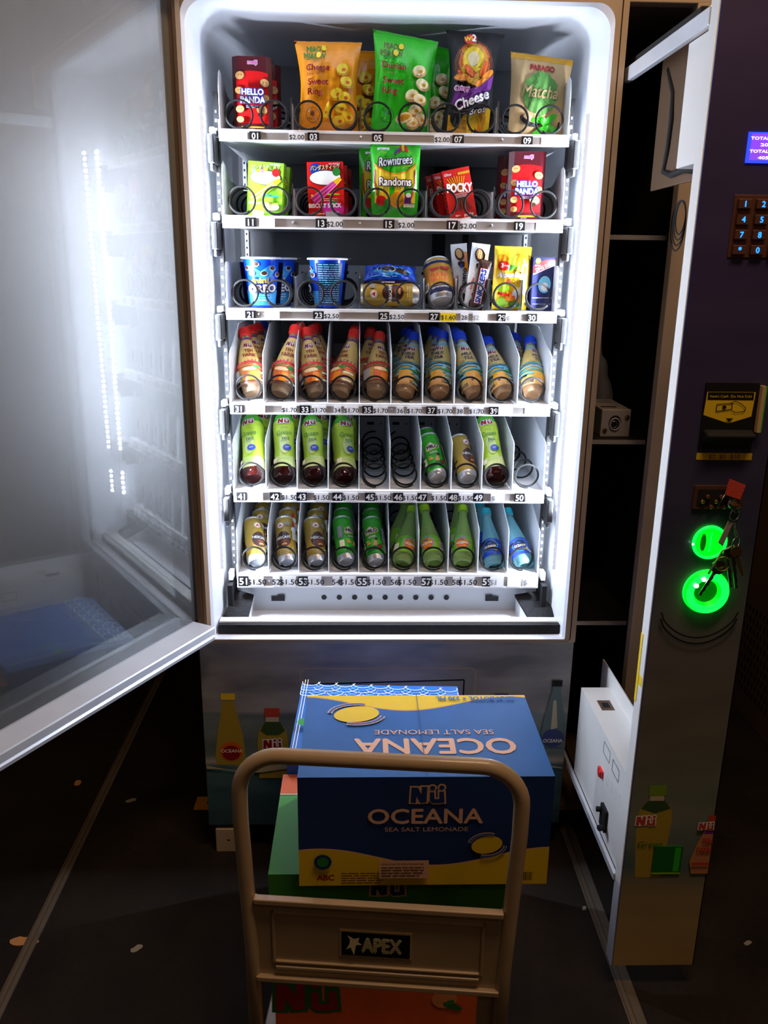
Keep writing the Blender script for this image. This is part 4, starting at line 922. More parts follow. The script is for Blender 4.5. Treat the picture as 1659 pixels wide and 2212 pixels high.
# --- bottles
TEA = [(.0001, .006), (.014, .004), (.0185, .0), (.0225, .004), (.0245, .012), (.0275, .030), (.0298, .055), (.0292, .080), (.0262, .105), (.0215, .130), (.0165, .150), (.0142, .158), (.0128, .164), (.0128, .176)]
def tea_bottle(kind):
    t = empty('tea_bottle'); base = 'tealabel' if kind == 'teh' else 'milkbottle'
    b = MB(); m = ['petclear', 'petclear', 'petclear', 'petclear', 'petclear'] + [base]*6+['purple' if kind == 'teh' else 'skyblue', 'petclear']
    b.lathe(TEA, 30, m); D = Dec(b, cyl(prof_r(TEA), .027), .0003, True)
    D.strip(lambda x: .146, lambda x: .152, -.05, .05, 20, 'purple' if kind == 'teh' else 'skyblue') if kind != 'teh' else None
    nu(D, 0, .136, .0150, 'darkred', 'white', .0, 1.1)
    if kind == 'teh':
        D.text('TEH', .0, .116, .0100, 'darkred', .03, width=.022); D.text('TARIK', .0, .101, .0105, 'darkred', .03, width=.036)
        for k in range(14): D.rect(-.05+.0077*k, .080+.002*math.sin(k), .0022, .006, 'purple' if k % 2 else 'redbag')
        D.strip(lambda x: .068+.003*math.cos(x*60), lambda x: .0745+.003*math.cos(x*60), -.075, .075, 40, 'red'); D.strip(lambda x: .060, lambda x: .0625, -.075, .075, 30, 'darkred')
        D.line([(.002, .058), (.016, .084)], .003, 'tan')
        D.poly([(-.016, .022), (.010, .022), (.014, .056), (-.018, .056)], 'dorange'); D.poly([(-.006, .022), (.008, .022), (.012, .044), (-.001, .046)], 'orange'); D.ell(-.004, .053, .013, .005, 'cream'); D.ell(.012, .058, .007, .004, 'leafgreen')
        for k in range(4): D.rect(.026, .024+.010*k, .020, .004, 'red' if k % 2 else 'ivory')
        D.rect(-.032, .04, .016, .03, 'grey'); D.strip(lambda x: .0125, lambda x: .018, -.075, .075, 30, 'brown')
    else:
        D.text('MILK', .0, .116, .0100, 'navy', .03, width=.030); D.text('TEA', .001, .101, .0105, 'navy', .03, width=.024); D.ell(-.018, .094, .008, .004, 'tan', .3)
        for k in range(4): D.strip(lambda x, k=k: .047+.011*k+.002*math.sin(x*90+k), lambda x, k=k: .0515+.011*k+.002*math.sin(x*90+k), -.075, .075, 50, 'skyblue' if k % 2 == 0 else 'teal')
        D.strip(lambda x: .0745+.0025*abs(math.sin(x*220)), lambda x: .0765+.0025*abs(math.sin(x*220)), -.06, .06, 60, 'navy')
        D.poly([(-.016, .018), (.012, .018), (.014, .050), (-.014, .056)], 'gold'); D.poly([(-.010, .018), (.010, .018), (.011, .034), (-.010, .036)], 'tan'); D.ell(-.004, .030, .003, .003, 'brown'); D.poly([(.010, .058), (.022, .058), (.016, .074)], 'skyblue'); D.ell(.020, .056, .007, .004, 'leafgreen')
        for k in range(3): D.rect(.028, .024+.010*k, .018, .004, 'skyblue')
        D.strip(lambda x: .0125, lambda x: .016, -.075, .075, 30, 'tan')
    # liquid seen through the clear base
    b.build('bottle_body', t)
    b = MB(); b.lathe([(.0001, .008), (.018, .006), (.0222, .012), (.0230, .018), (.0001, .019)], 24, 'tan' if kind != 'teh' else 'brown'); b.build('drink', t)
    b = MB(); b.lathe([(.0138, .172), (.0150, .174), (.0155, .1745), (.0155, .178), (.0150, .1785), (.0150, .196), (.0138, .199), (.0001, .1995)], 24, 'capred' if kind == 'teh' else 'capblue')
    for k in range(24): a = 2*math.pi*k/24; b.box(-.0004, .0004, -.0006, .0006, .180, .195, 'capred' if kind == 'teh' else 'capblue', T=lambda p, a=a: ((.0152+p[1])*math.sin(a)+p[0]*math.cos(a), (.0152+p[1])*-math.cos(a)+p[0]*math.sin(a), p[2]))
    b.build('cap', t); return t
GTP = [(.0001, .006), (.016, .004), (.021, .0), (.0265, .004), (.0280, .012), (.0282, .021), (.0265, .050), (.0262, .075), (.0275, .110), (.0290, .135), (.0285, .150), (.0240, .168), (.0165, .180), (.0135, .184), (.0130, .190)]
mat('darktea', (60, 18, 14), .08, trans=.3, ior=1.33); mat('gtlabel', (176, 205, 50), .22, noise=.0, coat=.3); mat('gttop', (70, 165, 40), .22, coat=.3); mat('gtlow', (206, 216, 140), .25)
def gt_bottle():
    t = empty('green_tea_bottle'); b = MB()
    m = ['darktea']*5+['gtlow', 'gtlabel', 'gtlabel', 'gtlabel', 'gtlabel', 'gttop', 'gttop', 'gttop', 'petgreen']
    b.lathe(GTP, 32, m, sq=.9); D = Dec(b, cyl(lambda v: prof_r(GTP)(v)*1.04, .027), .0003, True)
    D.ell(.0, .082, .012, .026, 'gtlow')
    nu(D, 0, .148, .0145, 'darkred', 'white', .03, 1.1); D.text('NATURE', 0, .128, .003, 'dgreen', width=.014)
    D.text('Green', .0, .114, .0125, 'dgreen', -.005, .08, width=.034, shear=.2); D.text('tea', .003, .099, .011, 'dgreen', -.005, .08, width=.018, shear=.2); D.small(.002, .089, .020, 1, .003, .001, 'dgreen')
    D.ell(.006, .072, .0095, .0085, 'blue'); D.small(.006, .0735, .010, 2, .003, .001, 'white'); D.small(0, .046, .028, 3, .004, .0012, 'lgreen'); D.rect(-.022, .038, .010, .012, 'ivory')
    b.build('bottle_body', t)
    b = MB(); b.lathe([(.0138, .188), (.0152, .189), (.0152, .208), (.0140, .211), (.0001, .2115)], 24, 'capgreen'); b.build('cap', t); return t
OCP = [(.0001, .010), (.012, .006), (.020, .0), (.0265, .003), (.0295, .012), (.0300, .030), (.0300, .060), (.0285, .078), (.0220, .110), (.0160, .140), (.0125, .160), (.0120, .170), (.0140, .172), (.0140, .175), (.0122, .176), (.0122, .182)]
def oc_bottle(c):
    t = empty('soda_bottle'); b = MB(); b.lathe(OCP, 32, 'petgreen' if c == 'g' else 'petblue')
    D = Dec(b, cyl(prof_r(OCP), .029), .0004, True); b.build('bottle_body', t)
    b = MB(); D = Dec(b, cyl(lambda v: prof_r(OCP)(v)+.0006, .029), .0003, True)
    D.strip(lambda x: .026, lambda x: .078+.004*math.cos(x*60), -.062, .062, 44, 'lgreen' if c == 'g' else 'blue')
    if c == 'g':
        D.ell(0, .056, .021, .0205, 'skyblue'); D.ell(0, .055, .019, .0185, 'dorange'); D.ell(.002, .062, .014, .009, 'gold'); D.text('OCEANA', .0, .054, .0065, 'ivory', .04, width=.032); D.text('Nü', 0, .064, .006, 'blue', .03); D.ell(-.004, .043, .006, .004, 'orange'); D.ell(.005, .043, .006, .004, 'orange'); D.small(0, .048, .02, 1, .003, .001, 'ivory')
        D.rect(-.038, .040, .014, .020, 'ivory'); D.small(-.038, .046, .011, 5, .0035, .001, 'grey'); D.rect(-.028, .05, .004, .036, 'green'); D.barcode(.040, .042, .012, .022); D.small(.0, .034, .03, 1, .003, .0012, 'lime')
    else:
        D.ell(0, .056, .021, .0205, 'cyan'); D.ell(0, .056, .019, .0185, 'navy'); D.text('OCEANA', .0, .054, .0075, 'ivory', .04, width=.032); D.text('Nü', 0, .064, .005, 'cyan', .03); D.ell(.004, .043, .012, .005, 'blue'); D.ell(.016, .042, .0045, .0045, 'yellow'); D.barcode(.042, .045, .010, .03)
    b.build('label_wrap', t)
    b = MB(); cm_ = 'capgreen' if c == 'g' else 'capteal'; b.lathe([(.0140, .176), (.0150, .177), (.0150, .194), (.0138, .197), (.0001, .1975)], 24, cm_); b.build('cap', t); return t
BP = {}
def bottle(kind, label):
    if kind not in BP:
        t = {'teh': lambda: tea_bottle('teh'), 'milk': lambda: tea_bottle('milk'), 'gt': gt_bottle, 'ocg': lambda: oc_bottle('g'), 'ocb': lambda: oc_bottle('b')}[kind](); BP[kind] = t
    else: t = copy_tree(BP[kind])
    g = {'teh': 'red-capped pulled tea bottles', 'milk': 'blue-capped milk tea bottles', 'gt': 'green tea bottles', 'ocg': 'green soda bottles', 'ocb': 'light blue soda bottles'}[kind]
    return tag(t, label, 'drink bottle', g)
LB = {'teh': .1995, 'milk': .1995, 'gt': .18, 'ocg': .1975, 'ocb': .1975}
ORD = ['leftmost', 'second', 'third', 'fourth', 'fifth', 'sixth', 'seventh', 'eighth', 'ninth', 'rightmost']
DESC = {'teh': 'red-capped pulled tea bottle', 'milk': 'blue-capped milk tea bottle', 'gt': 'green tea bottle', 'ocg': 'green soda bottle', 'ocb': 'light blue soda bottle', 'coffee': 'gold coffee can', 'choc': 'green malt drink can'}
DEPTH = ['front one', 'second from the front', 'third from the front', 'fourth from the front']
def line_up(kind, row, col, bpx, tpx, spin, behind=()):
    """front item placed from the photo, the ones behind one coil pitch further back; behind = (dx, spin) each"""
    where = '%s column of the %s' % (ORD[col], ROWN[row])
    mk = (lambda lab: can(kind, lab)) if kind in ('coffee', 'choc') else (lambda lab: bottle(kind, lab))
    L = .134 if kind in ('coffee', 'choc') else LB[kind]
    o = mk('%s in the %s, %s' % (DESC[kind], where, DEPTH[0] if behind else 'the only one there'))
    dy, Y = {3: (-4, .172), 4: (-2, .170), 5: (-3, .158)}[row]; sc = {'ocg': .89, 'ocb': .89, 'gt': 1.0}.get(kind, .95)
    P0, ax = by_pixels(o, (bpx[0], bpx[1]+dy), tpx, Y, L, spin, sc)
    for k, bh in enumerate(behind):
        dx, sp = bh[0], bh[1]; kd = bh[2] if len(bh) > 2 else kind
        o2 = can(kd, '') if kd in ('coffee', 'choc') else bottle(kd, 'x')
        o2['label'] = '%s in the %s, %s' % (DESC[kd], where, DEPTH[k+1])
        reorient(o2, P0+V3(dx, PITCH_Y*(k+1), .0), ax, sp, sc)
# fourth tray
line_up('teh', 3, 0, (546, 856), (529, 712), .30, [(.006, .6), (.014, .9), (.020, 0, 'milk')])
line_up('teh', 3, 1, (604, 856), (640, 706), -.10, [(.006, .2)])
line_up('teh', 3, 2, (685, 858), (661, 712), .12, [(.010, .4), (.016, 0)])
line_up('teh', 3, 3, (734, 856), (767, 717), -.75, [(.0, -.5), (.002, 0)])
line_up('teh', 3, 4, (812, 855), (820, 722), .35, [(-.022, .3), (-.020, .6)])
line_up('milk', 3, 5, (873, 858), (898, 724), -.35, [(-.006, -.3), (-.014, -.5), (.004, .1)])
line_up('milk', 3, 6, (950, 858), (957, 720), -.50, [(-.006, -.3), (-.012, .4)])
line_up('milk', 3, 7, (1027, 860), (992, 721), .15, [(-.002, .4), (.002, 0)])
line_up('milk', 3, 8, (1090, 860), (1051, 741), -.05, [(-.008, .3)])
line_up('milk', 3, 9, (1151, 858), (1142, 743), .45, [(-.024, .1), (-.024, .2)])
# fifth tray
line_up('gt', 4, 0, (549, 1036), (545, 900), -.20, [(.010, .5)])
line_up('gt', 4, 1, (616, 1036), (612, 898), .15, [(.006, .5)])
line_up('gt', 4, 2, (682, 1036), (673, 904), -.05, [(.010, .5)])
line_up('gt', 4, 3, (747, 1038), (738, 906), .45, [(.008, .2)])
line_up('choc', 4, 6, (948, 1036), (925, 945), .10, [(-.002, 1.9)])
line_up('coffee', 4, 7, (1012, 1038), (990, 948), .75)
line_up('gt', 4, 8, (1073, 1036), (1046, 902), .0)
# bottom tray
line_up('coffee', 5, 0, (555, 1220), (546, 1127), .80, [(.012, .25), (.010, .2)])
line_up('coffee', 5, 1, (622, 1220), (614, 1123), -.12, [(.002, -.5), (.004, -.1)])
line_up('coffee', 5, 2, (686, 1221), (675, 1125), .55, [(.004, .1), (.008, .5)])
line_up('choc', 5, 3, (750, 1218), (737, 1123), .95, [(.0, -.6), (.002, -.3)])
line_up('choc', 5, 4, (815, 1219), (801, 1124), -.10, [(.0, .4), (.002, .8)])
line_up('ocg', 5, 5, (867, 1222), (891, 1096), .35, [(-.014, 1.2)])
line_up('ocg', 5, 6, (938, 1221), (916, 1093), -.40, [(-.004, .5)])
line_up('ocg', 5, 7, (1000, 1222), (1000, 1094), -.25, [(-.004, .7)])
line_up('ocb', 5, 8, (1070, 1229), (1048, 1105), -.30, [(-.006, .8)])
line_up('ocb', 5, 9, (1134, 1227), (1092, 1110), .05)

# ------------------------------------------------------------ open glass door (hinged left)
HA = V3(-.3723, -.0069, 0); dirn = V3(-.4723, -.8814, 0); dirn /= np.linalg.norm(dirn); nrm = V3(-dirn[1], dirn[0], 0); nrm = nrm if nrm[0] > 0 else -nrm
gd = empty('glass_door'); gd.parent = vm
def DT(p): return HA+dirn*p[0]+nrm*p[1]+V3(0, 0, p[2])   # local: along, towards cabinet side, up
DW = .86
b = MB(); prf = [(0, .618), (.050, .618), (.060, .622), (.062, .630), (.0585, .634), (.062, .638), (.0625, .652), (.061, .655), (0, .655)]
n = len(prf); vs = [DT((a, q[0], q[1])) for a in (0.022, DW) for q in prf]
b.add(vs, [tuple(range(n)), tuple(range(2*n-1, n-1, -1))]+[(i, i+n, (i+1) % n+n, (i+1) % n) for i in range(n)], 'alu'); b.build('bottom_rail', gd)
b = MB(); b.box(0, DW, 0, .06, 1.945, 1.975, 'alu', T=DT); b.build('top_rail', gd)
b = MB(); b.box(-.016, .000, -.004, .014, .625, 1.945, 'gasket', T=DT); b.box(-.012, .002, .014, .018, .625, 1.945, 'framedark', T=DT); b.box(-.010, .004, .018, .026, .625, 1.945, 'gasket', T=DT); b.build('hinge_stile', gd)
b = MB(); b.box(DW-.05, DW, 0, .06, .655, 1.945, 'alu', T=DT); b.build('handle_stile', gd)
b = MB(); b.add([DT(p) for p in ((.000, .004, .655), (DW-.05, .004, .655), (DW-.05, .004, 1.945), (.000, .004, 1.945))], [(0, 1, 2, 3)], 'glass'); o = b.build('inner_pane', gd); tag(o, 'hazy misted glass pane'); o.modifiers.new('t', 'SOLIDIFY').thickness = .001
b = MB(); b.add([DT(p) for p in ((.000, -.020, .64), (DW-.05, -.020, .64), (DW-.05, -.020, 1.945), (.000, -.020, 1.945))], [(0, 1, 2, 3)], 'clearglass'); o = b.build('outer_pane', gd); o.modifiers.new('t', 'SOLIDIFY').thickness = .001

# ------------------------------------------------------------ pulled-out control column (right)
cc = empty('control_column'); cc.parent = vm
CY = -.43; CX0, CX1 = .530, .702
b = MB(); b.box(CX0, CX1, CY, CY+.003, .057, 1.90, 'fasciaart'); b.box(CX0, CX0+.0015, CY-.0006, CY, .057, 1.90, 'blue')
D = Dec(b, FRONT(0, CY, 0), .0003)
def fb(px, py): p = atY(px, py, CY); return p[0], p[2]
# printed bottles on the lower fascia
def fascia_bottle(cx, z0, z1, w, cap, body, top):
    h = z1-z0
    D.poly([(cx-w*.36, z0), (cx+w*.36, z0), (cx+w*.46, z0+h*.40), (cx+w*.5, z0+h*.62), (cx+w*.44, z0+h*.74), (cx+w*.24, z0+h*.82), (cx-w*.24, z0+h*.82), (cx-w*.44, z0+h*.74), (cx-w*.5, z0+h*.62), (cx-w*.46, z0+h*.40)], body)
    D.poly([(cx+w*.42, z0+h*.74), (cx+w*.24, z0+h*.82), (cx-w*.24, z0+h*.82), (cx-w*.42, z0+h*.74), (cx, z0+h*.69)], top)
    D.rect(cx, z0+h*.85, w*.40, h*.06, 'printpale'); D.rect(cx, z0+h*.93, w*.48, h*.11, cap)
mat('printcap', (120, 150, 50), .4)
x, z = fb(1400, 1895); x2, z2 = fb(1392, 1692); fascia_bottle(x-.002, z, z2, .070, 'printcap', 'printyellow', 'printgreen')
nu(D, fb(1396, 1772)[0], fb(1396, 1772)[1], .022, 'printred'); D.text('Green', fb(1395, 1822)[0]+.008, fb(1395, 1822)[1], .014, 'dgreen', .0, .0, shear=.2)
x, z = fb(1525, 1885); x2, z2 = fb(1530, 1718); mat('printpeach', (190, 128, 86), .4)
D.poly([(.668, z), (CX1, z), (CX1, z+.118), (.690, z+.118), (.672, z+.07), (.662, z+.03)], 'printpeach'); D.poly([(.683, z+.095), (CX1, z+.095), (CX1, z+.118), (.690, z+.118)], 'purple'); D.rect(.695, z+.130, .014, .014, 'printred'); D.rect(.695, z+.119, .013, .010, 'printpale')
q = fb(1522, 1782); nu(D, .686, q[1], .017, 'printred'); q = fb(1517, 1813); D.text('TEH', .691, q[1], .012, 'printred', .05, width=.020); q = fb(1507, 1832); D.text('TARIK', .686, q[1], .011, 'printred', .05, width=.030)
q = fb(1500, 1862); D.rect(.683, q[1], .034, .006, 'printred')
q = fb(1434, 1855); b.box(.588, .646, CY-.003, CY, q[1]-.031, q[1]+.031, 'dgreen'); b.box(.630, .642, CY-.0035, CY-.003, q[1]-.028, q[1]+.028, 'green'); b.box(.588, .646, CY-.0032, CY, q[1]-.034, q[1]-.031, 'lime')
# recessed scoop under the coin return
for k, (dz, w) in enumerate(((0, .0035), (.012, .003))):
    P_ = [(.545+.14*t, .845-.050*math.sin(math.pi*t)**.6+dz) for t in np.linspace(0, 1, 24)]; D.line(P_, w, 'dark')
b.build('fascia', cc)
b = MB(); b.box(CX0-.002, CX0, CY, CY+.032, .057, .255, 'alu'); b.box(CX0-.002, CX0, CY, CY+.032, .255, 1.90, 'boxwhite'); b.box(CX1-.002, CX1, CY, CY+.032, .057, 1.9, 'boxwhite'); b.box(CX0-.0025, CX0-.002, CY+.004, CY+.020, .70, .72, 'yellow'); b.box(CX0-.003, CX0-.002, CY+.022, CY+.032, .66, .80, 'yellow'); b.build('flange', cc)
# slide rails and inner parts
b = MB(); b.box(CX0-.004, CX0+.008, CY+.03, .02, 1.805, 1.832, 'alu'); b.box(CX0+.008, CX0+.030, CY+.10, .30, 1.826, 1.85, 'blackplastic'); b.build('top_slide_rail', cc, bevel=.002)
b = MB(); b.box(CX0-.006, CX0+.002, CY+.03, .10, .245, .262, 'alu'); b.box(CX0+.002, CX0+.016, CY+.03, .20, .232, .245, 'blackplastic'); b.build('bottom_slide_rail', cc, bevel=.002)
b = MB(); b.box(CX0+.003, CX0+.055, CY+.032, CY+.125, 1.612, 1.802, 'boxwhite'); b.box(CX0+.057, CX0+.062, CY+.04, -.02, 1.60, 1.84, 'framedark'); b.build('bill_unit_cover', cc, bevel=.002)
b = MB(); b.tube([atX(1446, 150, .59), atX(1456, 200, .588), atX(1452, 260, .586), atX(1444, 320, .586), atX(1434, 372, .586), atX(1450, 378, .584), atX(1475, 366, .580), atX(1504, 368, .576)], .006, 'wire', 8); b.build('cable', cc)
ps = empty('power_supply'); ps.parent = cc
b = MB(); b.box(CX0+.003, .600, -.40, -.036, .262, .488, 'boxwhite'); b.box(.600, .603, -.30, .03, .262, .530, 'boxwhite')
D = Dec(b, flat((CX0+.003, 0, 0), (0, -1, 0), (0, 0, 1), (-1, 0, 0)), .0003)
def sb(px, py): p = atX(px, py, CX0+.003); return -p[1], p[2]
u, v = sb(1311, 1625); outline(D, [(u-.022, v-.013), (u+.022, v-.013), (u+.022, v+.013), (u-.022, v+.013)], .0016, 'black'); u, v = sb(1330, 1665); outline(D, [(u-.022, v-.013), (u+.022, v-.013), (u+.022, v+.013), (u-.022, v+.013)], .0016, 'black')
for k in range(4): u, v = sb(1313+9*k, 1688+14*k); outline(D, [(u-.006, v-.010), (u+.006, v-.010), (u+.006, v+.010), (u-.006, v+.010)], .0007, 'grey')
Dt = Dec(b, flat((0, 0, .488), (1, 0, 0), (0, 1, 0), (0, 0, 1))); Dt.rect(.568, -.12, .030, .045, 'framedark'); Dt.rect(.568, -.12, .016, .022, 'dark')
b.build('housing', cc).parent = cc
bpy.data.objects.remove(ps)
u, v = sb(1300, 1668); b = MB(); b.box(CX0-.003, CX0+.003, -u-.012, -u+.012, v-.008, v+.008, 'red'); b.box(CX0-.006, CX0-.003, -u-.010, -u, v-.006, v+.006, 'red'); b.build('rocker_switch', cc)
u, v = sb(1307, 1766); b = MB(); b.box(CX0-.004, CX0+.003, -u-.018, -u+.018, v-.026, v+.026, 'blackplastic'); b.tube([(CX0-.004, -u+.012, v+.012), (CX0-.014, -u+.014, v+.012)], .006, 'blackplastic', 10); b.tube([(CX0-.004, -u-.016, v-.012), (CX0-.016, -u-.022, v-.010)], .007, 'blackplastic', 10); b.build('power_socket', cc, bevel=.001)
# display
x0, z0 = fb(1606, 352); x1, z1 = fb(1612, 285); x0 += .002
b = MB(); b.box(x0, x0+.085, CY-.002, CY, z0, z1, 'lcdedge'); D = Dec(b, FRONT(0, CY-.002, 0)); D.rect(x0+.044, (z0+z1)/2+.001, .078, (z1-z0)*.86, 'lcd')
hh = z1-z0
for k, (t, dx, w) in enumerate((('TOTAL ITEMS', .004, .056), ('200', .020, .018), ('TOTAL SALES', .004, .056), ('405.10', .018, .030))): D.text(t, x0+dx+w/2, z1-hh*(.2+.21*k), .0042, 'lcdtext', .03, width=w)
b.build('display', cc)
# keypad
kx, kz = fb(1606, 441); sx_ = fb(1645, 441)[0]-kx; sz_ = (kz-fb(1597, 540)[1])/3
b = MB(); b.box(kx-.016, kx+2*sx_+.016, CY-.002, CY, kz-3*sz_-.012, kz+.014, 'keymetal'); b.build('keypad_plate', cc, bevel=.001)
for i, row in enumerate((('1', '2', '3'), ('4', '5', '6'), ('7', '8', '9'), ('*', '0', '#'))):
    for j, t in enumerate(row):
        b = MB(); b.box(-.0105, .0105, -.006, 0, -.0075, .0075, 'keymetal'); Dec(b, FRONT(0, -.0062, 0)).text(t, 0, 0, .0085, 'keyglow', .04); b.build('key', cc, (kx+j*sx_, CY-.002, kz-i*sz_), bevel=.0012)
# bill slot
x0, zt_ = fb(1523, 826); x1 = fb(1638, 826)[0]; zb_ = fb(1505, 968)[1]; x0 = .577; x1 = .668
b = MB(); b.box(x0, x1, CY-.004, CY, zb_, zt_, 'black'); b.box(x1, x1+.006, CY-.014, CY, zb_+.03, zt_-.004, 'kraft'); b.box(x1+.006, x1+.008, CY-.014, CY, zb_+.03, zt_-.004, 'green')
D = Dec(b, FRONT(0, CY-.004, 0)); zm = zt_-.022; D.poly([(x0+.003, zm+.007), (x1-.006, zm+.007), (x1-.008, zm-.034), ((x0+x1)/2, zm-.046), (x0+.001, zm-.032)], 'kartyellow'); D.rect((x0+x1)/2-.002, zm, .078, .013, 'black'); D.text('Insert Cash  Do Not Fold', (x0+x1)/2-.002, zm, .0045, 'kartyellow', .0, width=.070)
cx_ = (x0+x1)/2-.008; outline(D, [(cx_-.016, zm-.026), (cx_+.010, zm-.022), (cx_+.010, zm-.012), (cx_-.016, zm-.014)], .0014, 'black'); D.ell(cx_-.003, zm-.0185, .0035, .003, 'black'); D.line([(cx_+.006, zm-.012), (cx_+.014, zm-.008), (cx_+.024, zm-.012), (cx_+.034, zm-.020), (cx_+.030, zm-.026), (cx_+.016, zm-.027), (cx_+.010, zm-.024)], .0012, 'black')
D.poly([((x0+x1)/2-.007, zm-.037), ((x0+x1)/2+.007, zm-.037), ((x0+x1)/2, zm-.043)], 'black')
b.build('bill_slot', cc); b = MB(); zq = zb_+.028; b.prism([(CY-.004, zq+.006), (CY-.026, zq), (CY-.026, zq-.006), (CY-.004, zb_+.004)], 0, x0+.004, x1-.004, 'blackplastic'); b.build('bill_lip', cc, bevel=.003)
x, z = fb(1564, 986); b = MB(); b.box(x-.048, x+.048, CY-.001, CY, z-.006, z+.006, 'kartyellow'); Dec(b, FRONT(0, CY-.001, 0)).text('$2  $5  $10', x, z, .0075, 'darkred', .0, width=.054, sx=1.1); b.build('price_strip', cc)
# lock plate
x, z = fb(1548, 1073); b = MB(); b.box(x-.042, x+.044, CY-.005, CY, z-.021, z+.021, 'keymetal'); b.box(x-.036, x+.038, CY-.006, CY-.005, z-.015, z+.015, 'blackplastic')
for k in range(9): b.tube([(x-.028+.008*k, CY-.006, z-.008+.011*math.sin(k*2.1)), (x-.026+.008*k, CY-.010, z-.006+.010*math.sin(k*2.1))], .004, 'brass' if k % 3 == 0 else 'keymetal', 8)
b.build('lock_plate', cc, bevel=.002)
xl, zl = fb(1575, 1083); b = MB(); b.lathe([(.009, 0), (.009, .010), (.0075, .012), (.0001, .012)], 20, 'steel', T=lambda p: (xl+p[0], CY-.005-p[2], zl+p[1])); b.build('lock_barrel', cc)
# glowing green coin slot and return cup
def ring(cx, cz, R_, r, y, m, name=None, b=None):
    b = b or MB(); b.tube([(cx+R_*math.cos(a), y, cz+R_*math.sin(a)) for a in np.linspace(0, 2*math.pi, 41)[:-1]], r, m, 8, True); return b
x, z = fb(1531, 1170); b = MB(); b.lathe([(.0275, 0), (.0275, .004), (.0001, .0045)], 36, 'glowgreen', T=lambda p: (x+p[0], CY-p[2], z+p[1])); ring(x, z, .0285, .0028, CY-.004, 'glowring', b=b); D = Dec(b, FRONT(0, CY-.0045, 0), .0003)
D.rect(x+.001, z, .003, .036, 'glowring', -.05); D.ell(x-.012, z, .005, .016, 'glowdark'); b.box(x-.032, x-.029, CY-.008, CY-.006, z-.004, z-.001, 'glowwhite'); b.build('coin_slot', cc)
x, z = fb(1523, 1276); b = MB(); b.lathe([(.041, 0), (.041, .006), (.034, .012), (.026, .010), (.021, .002), (.0001, .001)], 40, ['glowring', 'glowgreen', 'glowring', 'glowgreen', 'glowdark'], T=lambda p: (x+p[0], CY-p[2], z+p[1])); ring(x, z, .036, .0025, CY-.012, 'glowring', b=b); ring(x, z, .027, .002, CY-.011, 'glowring', b=b)
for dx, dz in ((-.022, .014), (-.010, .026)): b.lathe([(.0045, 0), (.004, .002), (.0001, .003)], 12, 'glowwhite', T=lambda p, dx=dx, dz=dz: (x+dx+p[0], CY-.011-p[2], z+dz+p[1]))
b.build('coin_return', cc)

# key bunch hanging from the lock
kb = empty('key_bunch', (0, 0, 0), 'bunch of keys with red tag hanging from the lock of the control column', 'keys')
KY = CY-.020
def kp(px, py, dy=0): p = atY(px, py, KY+dy); return V3(p[0], KY+dy, p[2])
def ringat(c, r, m='steel', th=.0010, tilt=.0): 
    b = MB(); b.tube([(c[0]+r*math.cos(a), c[1]+tilt*math.cos(a)*r, c[2]+r*math.sin(a)) for a in np.linspace(0, 2*math.pi, 25)[:-1]], th, m, 6, True); return b
def key(p_head, p_tip, m, w=.009, name='key'):
    a, t = np.array(p_head), np.array(p_tip); d = t-a; L = np.linalg.norm(d); d /= L; n = V3(-d[2], 0, d[0]); th = V3(0, .0011, 0); b = MB()
    H_ = [a+d*(w*math.cos(q))*1.0+n*(w*math.sin(q)) for q in np.linspace(0, 2*math.pi, 9)[:-1]]
    b.add([p-th for p in H_]+[p+th for p in H_], [tuple(range(8)), tuple(range(15, 7, -1))]+[(i, i+8, (i+1) % 8+8, (i+1) % 8) for i in range(8)], m)
    pts = [a+d*w*.8-n*.0035, a+d*w*.8+n*.0035]; k = 8
    edge = [a+d*(w*.8+(L-w*.8)*i/k)+n*(.0035-(.0016 if i % 2 else 0)) for i in range(k+1)]; low = [a+d*w*.8-n*.0035, t-n*.0025]
    Q = edge+[low[1], low[0]]; m_ = len(Q); b.add([p-th for p in Q]+[p+th for p in Q], [tuple(range(m_)), tuple(range(2*m_-1, m_-1, -1))]+[(i, i+m_, (i+1) % m_+m_, (i+1) % m_) for i in range(m_)], m); return b
ringat(kp(1587, 1112), .0105, tilt=.5).build('key_ring', kb)
b = MB(); b.tube([V3(xl, CY-.017, zl), kp(1578, 1098), kp(1590, 1108)], .0013, 'steel', 6); b.box(xl-.007, xl+.007, CY-.030, CY-.017, zl-.001, zl+.001, 'brass'); b.build('lock_key', kb)
q = [kp(1576, 1034), kp(1611, 1048), kp(1598, 1079), kp(1566, 1068)]; mat('redtag', (196, 70, 56), .5, noise=.15, scale=300)
b = MB(); b.hexa([p+V3(0, .001, 0) for p in q], [p-V3(0, .001, 0) for p in q], 'redtag'); b.tube([q[3], kp(1549, 1098)], .0008, 'steel', 5); o = b.build('paper_tag', kb); o['label'] = 'red paper tag'
b = MB(); q = [kp(1573, 1125), kp(1583, 1130), kp(1561, 1180), kp(1551, 1172)]; b.hexa([p+V3(0, .0015, 0) for p in q], [p-V3(0, .0015, 0) for p in q], 'railgrey'); b.build('metal_fob', kb, bevel=.001)
b = MB()
for k in range(6): b.tube([V3(*(kp(1585+k*1.2, 1131+5*k)))+.0022*V3(math.cos(a), .6*math.sin(a+k), math.sin(a)) for a in np.linspace(0, 6.28, 10)[:-1]], .0006, 'steel', 4, True)
b.build('chain', kb); ringat(kp(1590, 1172), .0105, tilt=.8).build('key_ring', kb)
key(kp(1590, 1192, -.004), kp(1603, 1243, -.004), 'brass', .0105).build('key', kb); key(kp(1583, 1190, .001), kp(1590, 1270, .001), 'steel', .0095).build('key', kb); key(kp(1572, 1195, .003), kp(1578, 1268, .003), 'steel', .0085).build('key', kb)
